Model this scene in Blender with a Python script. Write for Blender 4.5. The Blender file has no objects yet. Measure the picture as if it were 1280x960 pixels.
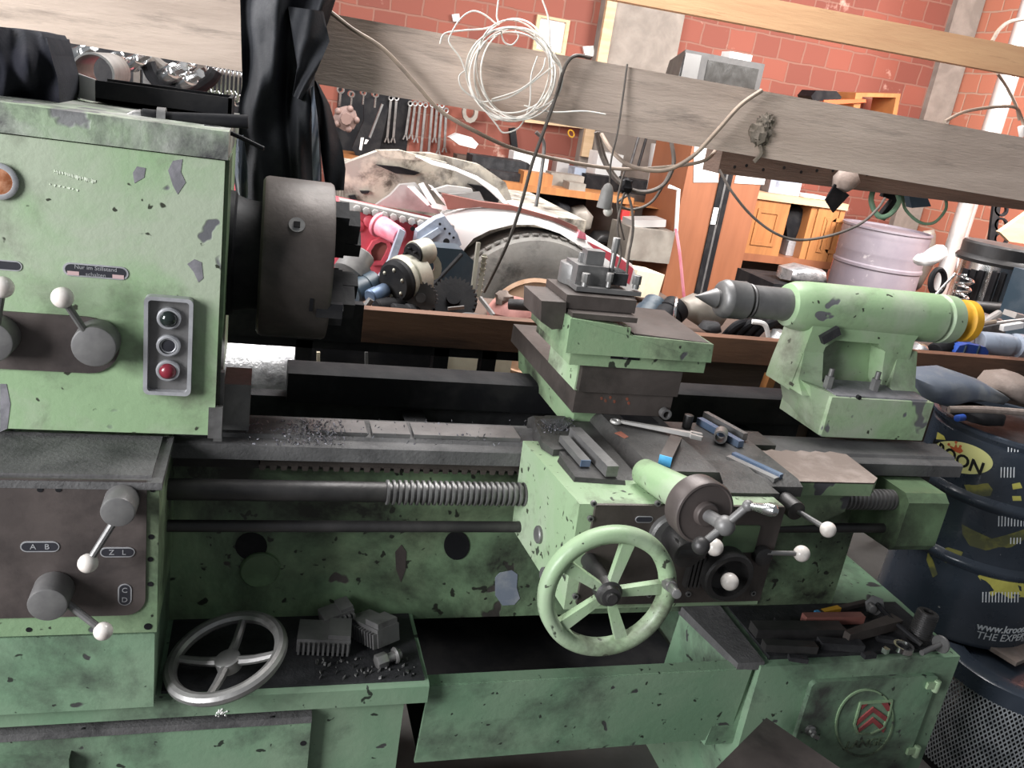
import bpy, bmesh, math, random
from math import sin, cos, pi, radians as rad
from mathutils import Vector, Matrix
V = Vector
random.seed(7)
S = bpy.context.scene
COL = S.collection
# ------------------------------------------------------------------ camera
FPX = 1060.0
_yaw, _pit, _rol = rad(17.93), rad(18.36), rad(8.94)
CAM = V((0, 0, 1.55))
FW = V((sin(_yaw)*cos(_pit), cos(_yaw)*cos(_pit), -sin(_pit)))
_r = V((cos(_yaw), -sin(_yaw), 0)); _u = _r.cross(FW)
RT = cos(_rol)*_r + sin(_rol)*_u
UP = -sin(_rol)*_r + cos(_rol)*_u
def ray(x, y): return FW*FPX + RT*(x-640) - UP*(y-480)
def PY(x, y, Y): r = ray(x, y); return CAM + r*(Y/r.y)
def PZ(x, y, Z): r = ray(x, y); return CAM + r*((Z-CAM.z)/r.z)
def PX(x, y, X): r = ray(x, y); return CAM + r*(X/r.x)
def SC(x, y, Y): return (PY(x, y, Y)-CAM).dot(FW)/FPX     # metres per photo pixel there
cd = bpy.data.cameras.new('camera'); co = bpy.data.objects.new('camera', cd); COL.objects.link(co)
cd.sensor_width = 36; cd.lens = FPX*36/1280; cd.clip_start = .02
M3 = Matrix((RT, UP, -FW)).transposed()
co.matrix_world = Matrix.Translation(CAM) @ M3.to_4x4()
S.camera = co
S.view_settings.view_transform = 'Standard'; S.view_settings.look = 'None'
S.view_settings.gamma = 1; S.view_settings.use_curve_mapping = False
S.view_settings.exposure = 0.3
# ------------------------------------------------------------------ materials
def mk(name, base, alt=None, asc=7, alo=.45, ahi=.62, dirt=None, dsc=2.5, dlo=.52, dhi=.7, chip=None, csc=14, clo=.68, chi=.7,
       rough=.5, metal=0, bump=.15, bsc=60, st=(1, 1, 1), emit=0, coat=0, specks=None, spec=.5):
    m = bpy.data.materials.new(name); m.use_nodes = True
    nt = m.node_tree; N = nt.nodes; L = nt.links
    b = N['Principled BSDF']
    b.inputs['Metallic'].default_value = metal
    b.inputs['Coat Weight'].default_value = coat; b.inputs['Specular IOR Level'].default_value = spec
    tc = N.new('ShaderNodeTexCoord'); mp = N.new('ShaderNodeMapping'); mp.inputs['Scale'].default_value = st
    L.new(tc.outputs['Object'], mp.inputs['Vector'])
    def noise(sc, det=6, ro=.6, off=0):
        n = N.new('ShaderNodeTexNoise'); n.inputs['Scale'].default_value = sc; n.inputs['Detail'].default_value = det
        n.inputs['Roughness'].default_value = ro; n.inputs['Distortion'].default_value = .3
        if off:
            a = N.new('ShaderNodeVectorMath'); a.inputs[1].default_value = (off, off*1.7, off*.6)
            L.new(mp.outputs[0], a.inputs[0]); L.new(a.outputs[0], n.inputs['Vector'])
        else: L.new(mp.outputs[0], n.inputs['Vector'])
        return n.outputs['Fac']
    def ramp(f, lo, hi):
        r = N.new('ShaderNodeMapRange'); r.inputs['From Min'].default_value = lo; r.inputs['From Max'].default_value = hi
        L.new(f, r.inputs['Value']); return r.outputs['Result']
    def mix(f, a, c):
        x = N.new('ShaderNodeMix'); x.data_type = 'RGBA'
        L.new(f, x.inputs['Factor'])
        if isinstance(a, tuple): x.inputs['A'].default_value = (*a, 1)
        else: L.new(a, x.inputs['A'])
        x.inputs['B'].default_value = (*c, 1)
        return x.outputs['Result']
    cur = tuple(base)
    h = None
    if alt: cur = mix(ramp(noise(asc), alo, ahi), cur, alt)
    if chip:
        cf = ramp(noise(csc, 3, .5, 5.3), clo, chi); cur = mix(cf, cur, chip); h = cf
    if specks: cur = mix(ramp(noise(specks[1], 2, .5, 9.1), specks[2], specks[2]+.03), cur, specks[0])
    if dirt: 
        df = ramp(noise(dsc, 8, .68, 2.1), dlo, dhi); cur = mix(df, cur, dirt)
    if isinstance(cur, tuple): b.inputs['Base Color'].default_value = (*cur, 1)
    else: L.new(cur, b.inputs['Base Color'])
    rr = N.new('ShaderNodeMapRange'); rr.inputs['To Min'].default_value = max(.04, rough-.12); rr.inputs['To Max'].default_value = min(1, rough+.14)
    L.new(noise(bsc*.25, 4, .6, 3.3), rr.inputs['Value']); L.new(rr.outputs[0], b.inputs['Roughness'])
    if bump:
        bp = N.new('ShaderNodeBump'); bp.inputs['Strength'].default_value = bump; bp.inputs['Distance'].default_value = .004
        hh = noise(bsc, 5)
        if h is not None:
            s = N.new('ShaderNodeMath'); s.operation = 'SUBTRACT'; L.new(hh, s.inputs[0]); L.new(h, s.inputs[1]); hh = s.outputs[0]
        L.new(hh, bp.inputs['Height']); L.new(bp.outputs[0], b.inputs['Normal'])
    if emit:
        b.inputs['Emission Color'].default_value = (*base, 1); b.inputs['Emission Strength'].default_value = emit
    return m
OIL = (.018, .018, .02)
GREY = (.16, .16, .17)
mt = {}
mt['green'] = mk('green_paint', (.285, .41, .235), (.385, .44, .33), 4.5, .45, .62, dirt=(.13, .135, .10), dsc=4.5, dlo=.53, dhi=.74, chip=(.13, .13, .14), csc=9, clo=.665, chi=.68, rough=.42, bump=.2, specks=((.04, .045, .03), 45, .70))
mt['green_top'] = mk('green_paint_top', (.28, .36, .24), (.40, .41, .37), 7, .42, .6, dirt=(.055, .053, .055), dsc=5, dlo=.44, dhi=.60, chip=(.2, .2, .2), csc=12, clo=.62, chi=.65, rough=.5, bump=.3)
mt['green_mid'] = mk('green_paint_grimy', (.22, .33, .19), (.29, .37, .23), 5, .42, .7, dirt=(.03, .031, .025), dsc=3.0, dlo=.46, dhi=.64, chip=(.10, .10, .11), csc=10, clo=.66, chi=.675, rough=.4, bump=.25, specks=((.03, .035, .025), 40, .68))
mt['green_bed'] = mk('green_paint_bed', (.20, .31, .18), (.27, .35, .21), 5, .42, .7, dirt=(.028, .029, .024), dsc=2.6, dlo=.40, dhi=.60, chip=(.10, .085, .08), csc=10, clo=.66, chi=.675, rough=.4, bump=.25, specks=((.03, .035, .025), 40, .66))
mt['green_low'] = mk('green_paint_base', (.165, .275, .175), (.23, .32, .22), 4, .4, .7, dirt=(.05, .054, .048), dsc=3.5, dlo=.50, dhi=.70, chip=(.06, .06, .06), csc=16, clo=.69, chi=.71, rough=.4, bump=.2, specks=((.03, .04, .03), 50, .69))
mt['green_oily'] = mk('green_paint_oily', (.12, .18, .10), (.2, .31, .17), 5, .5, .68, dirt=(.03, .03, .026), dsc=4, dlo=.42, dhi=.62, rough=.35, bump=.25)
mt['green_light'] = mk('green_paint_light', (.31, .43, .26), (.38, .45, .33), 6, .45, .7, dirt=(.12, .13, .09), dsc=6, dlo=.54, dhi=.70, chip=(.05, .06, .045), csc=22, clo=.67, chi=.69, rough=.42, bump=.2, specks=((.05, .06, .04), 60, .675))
mt['iron'] = mk('dark_iron', (.045, .043, .044), (.085, .08, .078), 8, .4, .7, rough=.45, metal=.5, bump=.2)
mt['iron_dusty'] = mk('dusty_iron', (.10, .097, .098), (.16, .155, .155), 10, .4, .7, dirt=(.035, .034, .036), dsc=8, dlo=.5, dhi=.7, rough=.7, metal=.2, bump=.4, bsc=140)
mt['iron_slide'] = mk('oily_slide_iron', (.055, .052, .05), (.10, .097, .095), 10, .4, .7, dirt=(.022, .021, .022), dsc=8, dlo=.5, dhi=.7, rough=.5, metal=.3, bump=.3, bsc=140)
mt['iron_brown'] = mk('brown_iron', (.075, .062, .056), (.12, .10, .092), 9, .42, .7, dirt=(.03, .027, .025), dsc=4, dlo=.5, dhi=.7, rough=.5, metal=.35, bump=.15)
mt['plate_brown'] = mk('gearbox_plate_metal', (.095, .078, .074), (.14, .115, .108), 5, .42, .66, dirt=(.04, .034, .034), dsc=4, dlo=.5, dhi=.72, rough=.42, metal=.3, bump=.1)
mt['black'] = mk('black_oily', (.012, .012, .014), (.025, .024, .025), 9, rough=.6, bump=.2, spec=.15)
mt['soot'] = mk('black_grease', (.02, .02, .022), (.045, .044, .047), 18, .4, .7, rough=.6, bump=.5, bsc=90, spec=.25)
mt['steel'] = mk('worn_steel', (.30, .29, .285), (.42, .41, .40), 12, .4, .7, dirt=(.10, .09, .085), dsc=9, dlo=.52, dhi=.75, rough=.4, metal=.75, bump=.1)
mt['steel_grey'] = mk('grey_steel', (.17, .165, .165), (.24, .235, .23), 14, .4, .7, dirt=(.06, .055, .052), dsc=10, dlo=.5, dhi=.75, rough=.45, metal=.5, bump=.12)
mt['hub'] = mk('grey_hub_metal', (.15, .145, .145), (.20, .195, .19), 30, .4, .7, rough=.45, metal=.25, bump=.08)
mt['chrome'] = mk('bright_chrome', (.78, .78, .78), (.55, .55, .55), 10, .5, .7, rough=.2, metal=1, bump=.05)
mt['knob'] = mk('white_knob_plastic', (.82, .76, .71), (.70, .60, .54), 30, .5, .75, rough=.3, bump=0, coat=.3)
mt['red_btn'] = mk('red_button_plastic', (.22, .02, .035), rough=.3, bump=0, coat=.4)
mt['black_btn'] = mk('black_button_plastic', (.015, .022, .02), rough=.15, bump=0, coat=.5)
mt['label'] = mk('label_metal', (.5, .5, .52), (.4, .4, .42), 40, rough=.4, metal=.4, bump=0)
mt['label_dark'] = mk('label_dark_field', (.03, .03, .038), rough=.4, bump=0)
mt['label_pink'] = mk('label_pink_field', (.55, .38, .38), rough=.5, bump=0)
mt['amber'] = mk('amber_glass', (.35, .12, .05), (.6, .3, .18), 40, rough=.15, bump=0, coat=.6)
mt['white_paint'] = mk('white_paint_mark', (.7, .76, .62), rough=.6, bump=0)
mt['bare'] = mk('bare_metal_patch', (.30, .34, .42), (.42, .45, .5), 20, rough=.4, metal=.3, bump=.1)
mt['chipgrey'] = mk('grey_primer_patch', (.17, .165, .18), (.24, .23, .25), 30, rough=.6, bump=.2)
mt['red_enamel'] = mk('red_enamel', (.30, .06, .06), (.2, .05, .05), 20, rough=.5, bump=.1)
mt['beamwood'] = mk('grey_rough_wood', (.68, .54, .455), (.54, .42, .35), 3, .42, .62, dirt=(.22, .175, .15), dsc=5, dlo=.55, dhi=.75, rough=.9, bump=.6, bsc=55, st=(.5, 1, 3.5))
mt['plankwood'] = mk('orange_plank_wood', (.62, .38, .21), (.54, .31, .17), 3, .42, .62, dirt=(.22, .10, .05), dsc=5, dlo=.6, dhi=.75, rough=.8, bump=.25, bsc=30, st=(.4, 1, 4))
mt['darkwood'] = mk('dark_brown_wood', (.085, .055, .042), (.13, .085, .065), 4, .42, .62, rough=.8, bump=.4, bsc=50, st=(.4, 1, 4))
mt['benchwood'] = mk('brown_bench_wood', (.23, .115, .07), (.16, .08, .05), 4, .4, .62, dirt=(.035, .022, .018), dsc=4, dlo=.5, dhi=.7, rough=.6, bump=.25, bsc=35, st=(.5, 1, 3))
mt['doorwood'] = mk('reddish_door_wood', (.31, .115, .055), (.26, .095, .045), 3, .42, .62, rough=.5, bump=.1, bsc=20, st=(3, 1, .4))
mt['pinewood'] = mk('varnished_pine', (.47, .20, .07), (.38, .155, .055), 4, .42, .62, rough=.45, bump=.1, bsc=20, st=(4, 1, .5))
mt['palewood'] = mk('pale_board', (.62, .44, .27), (.52, .35, .2), 5, rough=.7, bump=.1, st=(.6, 1, 3))
mt['cloth_black'] = mk('black_jacket_fabric', (.014, .015, .019), (.024, .025, .03), 12, rough=.72, bump=.25, bsc=220, spec=.4)
mt['cloth_grey'] = mk('grey_lining_fabric', (.12, .14, .18), (.2, .21, .22), 10, rough=.8, bump=.2)
mt['cloth_navy'] = mk('navy_cap_fabric', (.008, .009, .014), (.014, .014, .02), 12, rough=.9, bump=.3, bsc=150, spec=.2)
mt['tyre'] = mk('tyre_rubber', (.24, .23, .215), (.32, .305, .28), 10, .4, .7, dirt=(.09, .085, .08), dsc=8, rough=.85, bump=.3)
mt['rim'] = mk('orange_rim_paint', (.72, .48, .33), (.6, .36, .22), 10, rough=.5, bump=.1)
mt['carwhite'] = mk('white_car_paint', (.88, .87, .86), (.84, .82, .80), 5, rough=.4, bump=.03)
mt['carbeige'] = mk('dusty_beige_metal', (.50, .45, .37), (.27, .25, .22), 9, .42, .58, dirt=(.09, .075, .06), dsc=9, dlo=.50, dhi=.62, rough=.6, bump=.2)
mt['cargrey'] = mk('grey_bracket_metal', (.36, .35, .34), (.27, .26, .25), 9, dirt=(.36, .21, .16), dsc=9, dlo=.58, dhi=.7, rough=.5, metal=.2, bump=.1)
mt['carrust'] = mk('red_brown_edge_paint', (.27, .11, .09), (.2, .08, .07), 8, rough=.5, bump=.1)
mt['enginered'] = mk('red_engine_paint', (.62, .10, .13), (.50, .07, .10), 9, dirt=(.2, .05, .06), dsc=12, dlo=.6, dhi=.75, rough=.4, bump=.15)
mt['enginepink'] = mk('pink_pipe_paint', (.75, .28, .34), (.62, .16, .22), 12, rough=.4, bump=.1)
mt['bluegrey'] = mk('blue_grey_panel', (.30, .34, .42), (.40, .44, .52), 9, dirt=(.15, .16, .19), dsc=9, rough=.45, bump=.1)
mt['darkblue'] = mk('dark_blue_metal', (.03, .05, .07), (.05, .07, .09), 9, rough=.45, bump=.1)
mt['alu'] = mk('dull_aluminium', (.50, .48, .40), (.38, .36, .30), 14, rough=.45, metal=.4, bump=.15)
mt['blue'] = mk('blue_plastic', (.03, .09, .42), (.04, .12, .5), 10, rough=.4, bump=0)
mt['bluebar'] = mk('blue_grey_bar', (.10, .15, .24), (.16, .21, .3), 14, rough=.4, metal=.3, bump=.1)
mt['bluetip'] = mk('bright_blue_paint', (.08, .38, .72), (.1, .45, .8), 40, rough=.5, bump=0)
mt['yellow'] = mk('yellow_paint', (.75, .40, .03), (.6, .3, .02), 12, rough=.45, bump=.1)
mt['drumblack'] = mk('dark_blue_drum_paint', (.028, .037, .052), (.04, .05, .068), 9, rough=.28, bump=.05, coat=.2, specks=((.3, .3, .3), 60, .74))
mt['drumyellow'] = mk('yellow_drum_print', (.62, .58, .14), (.5, .46, .1), 12, rough=.35, bump=0)
mt['drumolive'] = mk('olive_drum_print', (.25, .24, .06), (.10, .105, .05), 14, .45, .6, rough=.35, bump=0)
mt['logo_yellow'] = mk('pale_yellow_logo', (.80, .78, .33), rough=.35, bump=0)
mt['logo_red'] = mk('orange_red_print', (.65, .14, .05), rough=.4, bump=0)
mt['print_white'] = mk('white_print', (.8, .82, .84), rough=.4, bump=0)
mt['print_black'] = mk('black_print', (.01, .01, .01), rough=.4, bump=0)
mt['mesh'] = mk('grey_wire_mesh', (.55, .57, .6), (.33, .35, .37), 20, rough=.4, metal=.5, bump=0)
mt['lilac'] = mk('lilac_drum_paint', (.21, .18, .21), (.27, .235, .26), 4, .4, .7, dirt=(.55, .5, .5), dsc=9, dlo=.62, dhi=.75, rough=.5, bump=.1)
mt['concrete'] = mk('grey_concrete', (.22, .19, .165), (.31, .27, .235), 5, .4, .65, rough=.9, bump=.4, bsc=40)
mt['floor'] = mk('dirty_floor', (.055, .05, .046), (.09, .085, .08), 3, .4, .65, rough=.85, bump=.3)
mt['cable_dark'] = mk('dark_cable', (.10, .085, .075), (.14, .12, .105), 20, rough=.6, bump=0)
mt['cable_tan'] = mk('tan_cable', (.34, .26, .20), (.26, .2, .16), 20, rough=.6, bump=0)
mt['wire_white'] = mk('white_wire', (.80, .76, .70), (.68, .63, .57), 20, rough=.5, bump=0)
mt['hose_green'] = mk('green_hose_rubber', (.15, .27, .18), (.2, .33, .22), 20, rough=.6, bump=0)
mt['tvgrey'] = mk('grey_tv_plastic', (.045, .043, .042), (.06, .057, .055), 10, rough=.45, bump=0)
mt['screen'] = mk('tv_screen_glass', (.035, .033, .03), rough=.2, bump=0, coat=.4)
mt['silver'] = mk('silver_plastic', (.5, .48, .47), rough=.35, metal=.3, bump=0)
mt['paper'] = mk('white_paper', (.82, .80, .78), (.75, .73, .71), 9, rough=.8, bump=0)
mt['carton'] = mk('cream_carton', (.80, .72, .55), (.7, .6, .45), 6, rough=.8, bump=.1)
mt['greybox'] = mk('grey_metal_box', (.25, .22, .19), (.34, .31, .27), 6, .4, .62, rough=.5, metal=.3, bump=.1)
mt['silverdark'] = mk('grey_silver_plastic', (.14, .137, .133), rough=.35, metal=.3, bump=0)
mt['rag'] = mk('dusty_rag', (.24, .19, .165), (.33, .27, .24), 14, rough=.95, bump=.5, bsc=90)
mt['dust'] = mk('brown_dust_wool', (.17, .14, .11), (.24, .2, .165), 30, rough=1, bump=.6, bsc=120)
mt['swarf'] = mk('metal_swarf', (.11, .11, .125), (.3, .3, .33), 90, .55, .7, rough=.4, metal=.4, bump=0)
mt['bulb'] = mk('clear_bulb_glass', (.75, .72, .66), rough=.08, bump=0, coat=.5)
mt['socket'] = mk('grey_bakelite', (.22, .21, .20), (.27, .26, .25), 20, rough=.5, bump=0)
mt['galv'] = mk('galvanised_pipe', (.62, .60, .58), (.5, .48, .46), 5, rough=.4, metal=.5, bump=.1)
mt['red'] = mk('red_plastic', (.55, .04, .04), rough=.4, bump=0)
mt['pink'] = mk('pinkish_cast_metal', (.42, .19, .165), (.3, .13, .115), 14, rough=.6, bump=.1)
mt['foil'] = mk('crumpled_foil', (.55, .55, .56), (.3, .3, .31), 20, rough=.3, metal=.7, bump=1.0, bsc=40)
mt['rust'] = mk('rust_spots', (.20, .06, .035), (.14, .05, .03), 30, rough=.8, bump=0)

def brick_mat(name, c1, c2, mortar, axis):
    m = bpy.data.materials.new(name); m.use_nodes = True
    nt = m.node_tree; N = nt.nodes; L = nt.links; b = N['Principled BSDF']; b.inputs['Roughness'].default_value = .85
    tc = N.new('ShaderNodeTexCoord'); sp = N.new('ShaderNodeSeparateXYZ'); cb = N.new('ShaderNodeCombineXYZ')
    L.new(tc.outputs['Object'], sp.inputs[0]); L.new(sp.outputs[axis], cb.inputs[0]); L.new(sp.outputs[2], cb.inputs[1])
    nz = N.new('ShaderNodeTexNoise'); nz.inputs['Scale'].default_value = 5; nz.inputs['Detail'].default_value = 5
    L.new(tc.outputs['Object'], nz.inputs['Vector'])
    ms = N.new('ShaderNodeVectorMath'); ms.operation = 'SCALE'; ms.inputs['Scale'].default_value = .035; L.new(nz.outputs['Color'], ms.inputs[0])
    ad = N.new('ShaderNodeVectorMath'); L.new(cb.outputs[0], ad.inputs[0]); L.new(ms.outputs[0], ad.inputs[1])
    br = N.new('ShaderNodeTexBrick'); L.new(ad.outputs[0], br.inputs['Vector'])
    br.inputs['Scale'].default_value = 1; br.inputs['Brick Width'].default_value = .24; br.inputs['Row Height'].default_value = .17
    br.inputs['Mortar Size'].default_value = .009; br.inputs['Mortar Smooth'].default_value = .4
    br.inputs['Color1'].default_value = (*c1, 1); br.inputs['Color2'].default_value = (*c2, 1); br.inputs['Mortar'].default_value = (*mortar, 1)
    n2 = N.new('ShaderNodeTexNoise'); n2.inputs['Scale'].default_value = 3.2; n2.inputs['Detail'].default_value = 7; n2.inputs['Roughness'].default_value = .65
    L.new(tc.outputs['Object'], n2.inputs['Vector'])
    mr = N.new('ShaderNodeMapRange'); mr.inputs['From Min'].default_value = .62; mr.inputs['From Max'].default_value = .72; L.new(n2.outputs['Fac'], mr.inputs['Value'])
    x = N.new('ShaderNodeMix'); x.data_type = 'RGBA'; L.new(mr.outputs[0], x.inputs['Factor']); L.new(br.outputs['Color'], x.inputs['A']); x.inputs['B'].default_value = (.62, .42, .34, 1)
    L.new(x.outputs['Result'], b.inputs['Base Color'])
    bp = N.new('ShaderNodeBump'); bp.inputs['Strength'].default_value = .5; bp.inputs['Distance'].default_value = .01; bp.invert = True
    L.new(br.outputs['Fac'], bp.inputs['Height']); L.new(bp.outputs[0], b.inputs['Normal'])
    return m
mt['hubbrown'] = mk('brown_cast_hub', (.22, .14, .12), (.15, .10, .09), 12, rough=.6, bump=.1)
mt['brick'] = brick_mat('red_hollow_brick', (.275, .083, .055), (.19, .056, .04), (.25, .115, .085), 0)
mt['brick_side'] = brick_mat('orange_hollow_brick', (.55, .20, .125), (.46, .155, .095), (.5, .3, .22), 1)

# ------------------------------------------------------------------ mesh builder
W = {}
class MB:
    def __init__(s): s.bm = bmesh.new(); s.mi = 0
    def _add(s, t, flat=False):
        for f in t.faces: f.material_index = s.mi
        bmesh.ops.recalc_face_normals(t, faces=t.faces)
        me = bpy.data.meshes.new('t'); t.to_mesh(me); t.free(); s.bm.from_mesh(me); bpy.data.meshes.remove(me)
        return s
    def use(s, i): s.mi = i; return s
    def bevel(s, t, b, seg=2, ang=.5):
        if b > 0:
            ed = [e for e in t.edges if len(e.link_faces) == 2 and e.calc_face_angle(0) > ang]
            bmesh.ops.bevel(t, geom=ed, offset=b, segments=seg, affect='EDGES', profile=.5, clamp_overlap=True)
    def hexa(s, c8, b=0):           # 4 bottom corners then 4 top corners, same order
        t = bmesh.new(); v = [t.verts.new(V(p)) for p in c8]
        for q in ((0, 1, 2, 3), (4, 5, 6, 7), (0, 1, 5, 4), (1, 2, 6, 5), (2, 3, 7, 6), (3, 0, 4, 7)): t.faces.new([v[i] for i in q])
        s.bevel(t, b); return s._add(t)
    def box(s, lo, hi, b=0):
        x0, y0, z0 = lo; x1, y1, z1 = hi
        return s.hexa([(x0, y0, z0), (x1, y0, z0), (x1, y1, z0), (x0, y1, z0), (x0, y0, z1), (x1, y0, z1), (x1, y1, z1), (x0, y1, z1)], b)
    def obox(s, c, ux, uy, uz, sx, sy, sz, b=0):
        c = V(c); ux = V(ux).normalized()*sx/2; uy = V(uy).normalized()*sy/2; uz = V(uz).normalized()*sz/2
        return s.hexa([c-ux-uy-uz, c+ux-uy-uz, c+ux+uy-uz, c-ux+uy-uz, c-ux-uy+uz, c+ux-uy+uz, c+ux+uy+uz, c-ux+uy+uz], b)
    def bar(s, p0, p1, w, h, b=0, up=(0, 0, 1)):
        p0 = V(p0); p1 = V(p1); d = (p1-p0); L = d.length; d.normalize(); sd = d.cross(V(up))
        if sd.length < 1e-4: sd = d.cross(V((1, 0, 0)))
        sd.normalize(); u = sd.cross(d)
        return s.obox((p0+p1)/2, d, sd, u, L, w, h, b)
    def ext(s, pts, d, b=0, seg=2):        # planar polygon of 3D points extruded by vector d
        t = bmesh.new(); d = V(d); a = [t.verts.new(V(p)) for p in pts]; c = [t.verts.new(V(p)+d) for p in pts]
        n = len(pts); t.faces.new(a); t.faces.new(c)
        for i in range(n): t.faces.new((a[i], a[(i+1) % n], c[(i+1) % n], c[i]))
        s.bevel(t, b, seg); return s._add(t)
    def slab(s, pix, Y, th, b=0, seg=2): return s.ext([PY(x, y, Y) for x, y in pix], (0, th, 0), b, seg)
    def flat(s, pix, Z, th, b=0): return s.ext([PZ(x, y, Z) for x, y in pix], (0, 0, -th), b)
    def ring(s, outer, inner, d, b=0):     # two loops of equal count, extruded
        t = bmesh.new(); d = V(d); n = len(outer)
        A = [t.verts.new(V(p)) for p in outer]; B = [t.verts.new(V(p)) for p in inner]
        A2 = [t.verts.new(V(p)+d) for p in outer]; B2 = [t.verts.new(V(p)+d) for p in inner]
        for i in range(n):
            j = (i+1) % n
            t.faces.new((A[i], A[j], B[j], B[i])); t.faces.new((A2[i], A2[j], B2[j], B2[i]))
            t.faces.new((A[i], A[j], A2[j], A2[i])); t.faces.new((B[i], B[j], B2[j], B2[i]))
        s.bevel(t, b); return s._add(t)
    def rev(s, p0, ax, prof, seg=32, a0=0, a1=2*pi, b=0):      # prof: list of (along, radius)
        t = bmesh.new(); p0 = V(p0); ax = V(ax).normalized(); q = ax.orthogonal().normalized(); w = ax.cross(q)
        full = abs(a1-a0-2*pi) < 1e-6; k = seg if full else seg+1; rows = []
        for h, r in prof:
            c = p0+ax*h
            if r < 1e-6: rows.append([t.verts.new(c)])
            else: rows.append([t.verts.new(c+(q*cos(a0+(a1-a0)*i/seg)+w*sin(a0+(a1-a0)*i/seg))*r) for i in range(k)])
        for A, B in zip(rows, rows[1:]):
            for i in range(seg):
                j = (i+1) % k
                f = [A[i % len(A)]] if len(A) == 1 else [A[i], A[j]]
                f += [B[0]] if len(B) == 1 else [B[j], B[i]]
                if len(set(f)) > 2: t.faces.new(f)
        if full:
            for r in (rows[0], rows[-1]):
                if len(r) > 2: t.faces.new(r)
        s.bevel(t, b); return s._add(t)
    def cyl(s, p0, p1, r0, r1=None, seg=28, b=0):
        p0 = V(p0); p1 = V(p1); r1 = r0 if r1 is None else r1
        L = (p1-p0).length
        if b: pr = [(0, r0-b), (b*.3, r0-b*.3), (b, r0), (L-b, r1), (L-b*.3, r1-b*.3), (L, r1-b)]
        else: pr = [(0, r0), (L, r1)]
        return s.rev(p0, p1-p0, pr, seg)
    def pipe(s, p0, p1, ro, ri, seg=28):
        p0 = V(p0); p1 = V(p1); L = (p1-p0).length
        t = [(0, ri), (0, ro), (L, ro), (L, ri), (0, ri)]
        bm = bmesh.new(); ax = (p1-p0).normalized(); q = ax.orthogonal().normalized(); w = ax.cross(q); rows = []
        for h, r in t[:-1]: rows.append([bm.verts.new(p0+ax*h+(q*cos(2*pi*i/seg)+w*sin(2*pi*i/seg))*r) for i in range(seg)])
        rows.append(rows[0])
        for A, B in zip(rows, rows[1:]):
            for i in range(seg): bm.faces.new((A[i], A[(i+1) % seg], B[(i+1) % seg], B[i]))
        return s._add(bm)
    def tube(s, pts, r, seg=8, sub=6, closed=False, r1=None):
        P = [V(p) for p in pts]
        if sub > 1 and len(P) > 2:
            Q = []; n = len(P)
            for i in range(n if closed else n-1):
                if closed: a, b_, c, d = P[i-1], P[i], P[(i+1) % n], P[(i+2) % n]
                else: a, b_, c, d = P[max(i-1, 0)], P[i], P[i+1], P[min(i+2, n-1)]
                for k in range(sub):
                    u = k/sub
                    Q.append(.5*((2*b_)+(c-a)*u+(2*a-5*b_+4*c-d)*u*u+(3*b_-a-3*c+d)*u**3))
            if not closed: Q.append(P[-1])
            P = Q
        t = bmesh.new(); rows = []; n = len(P); prev = None
        for i, p in enumerate(P):
            d = (P[(i+1) % n]-P[i-1]) if closed else (P[min(i+1, n-1)]-P[max(i-1, 0)])
            if d.length < 1e-7: d = V((0, 0, 1))
            d.normalize()
            q = d.orthogonal().normalized() if prev is None else (prev-d*prev.dot(d))
            if q.length < 1e-5: q = d.orthogonal()
            q.normalize(); prev = q; w = d.cross(q); rr = r if r1 is None else r+(r1-r)*i/max(1, n-1)
            rows.append([t.verts.new(p+(q*cos(2*pi*k/seg)+w*sin(2*pi*k/seg))*rr) for k in range(seg)])
        if closed: rows.append(rows[0])
        for A, B in zip(rows, rows[1:]):
            for k in range(seg): t.faces.new((A[k], A[(k+1) % seg], B[(k+1) % seg], B[k]))
        if not closed: t.faces.new(rows[0]); t.faces.new(rows[-1])
        return s._add(t)
    def sph(s, c, r, sc=(1, 1, 1), u=20, v=12, noise=0):
        t = bmesh.new(); bmesh.ops.create_uvsphere(t, u_segments=u, v_segments=v, radius=r)
        for x in t.verts:
            k = 1+(random.uniform(-noise, noise) if noise else 0)
            x.co = V((x.co.x*sc[0]*k, x.co.y*sc[1]*k, x.co.z*sc[2]*k))+V(c)
        return s._add(t)
    def torus(s, c, ax, R, r, seg=40, rs=10, sx=1):
        ax = V(ax).normalized(); q = ax.orthogonal().normalized(); w = ax.cross(q)
        return s.tube([V(c)+(q*cos(2*pi*i/seg)*sx+w*sin(2*pi*i/seg))*R for i in range(seg)], r, rs, 1, True)
    def sheet(s, fn, nu, nv, d):            # surface fn(u,v) thickened by vector d
        t = bmesh.new(); d = V(d)
        A = [[t.verts.new(V(fn(i/nu, j/nv))) for i in range(nu+1)] for j in range(nv+1)]
        B = [[t.verts.new(x.co+d) for x in r] for r in A]
        for j in range(nv):
            for i in range(nu):
                t.faces.new((A[j][i], A[j][i+1], A[j+1][i+1], A[j+1][i])); t.faces.new((B[j][i], B[j][i+1], B[j+1][i+1], B[j+1][i]))
        for j in range(nv):
            for i in (0, nu): t.faces.new((A[j][i], A[j+1][i], B[j+1][i], B[j][i]))
        for i in range(nu):
            for j in (0, nv): t.faces.new((A[j][i], A[j][i+1], B[j][i+1], B[j][i]))
        return s._add(t)
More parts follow.
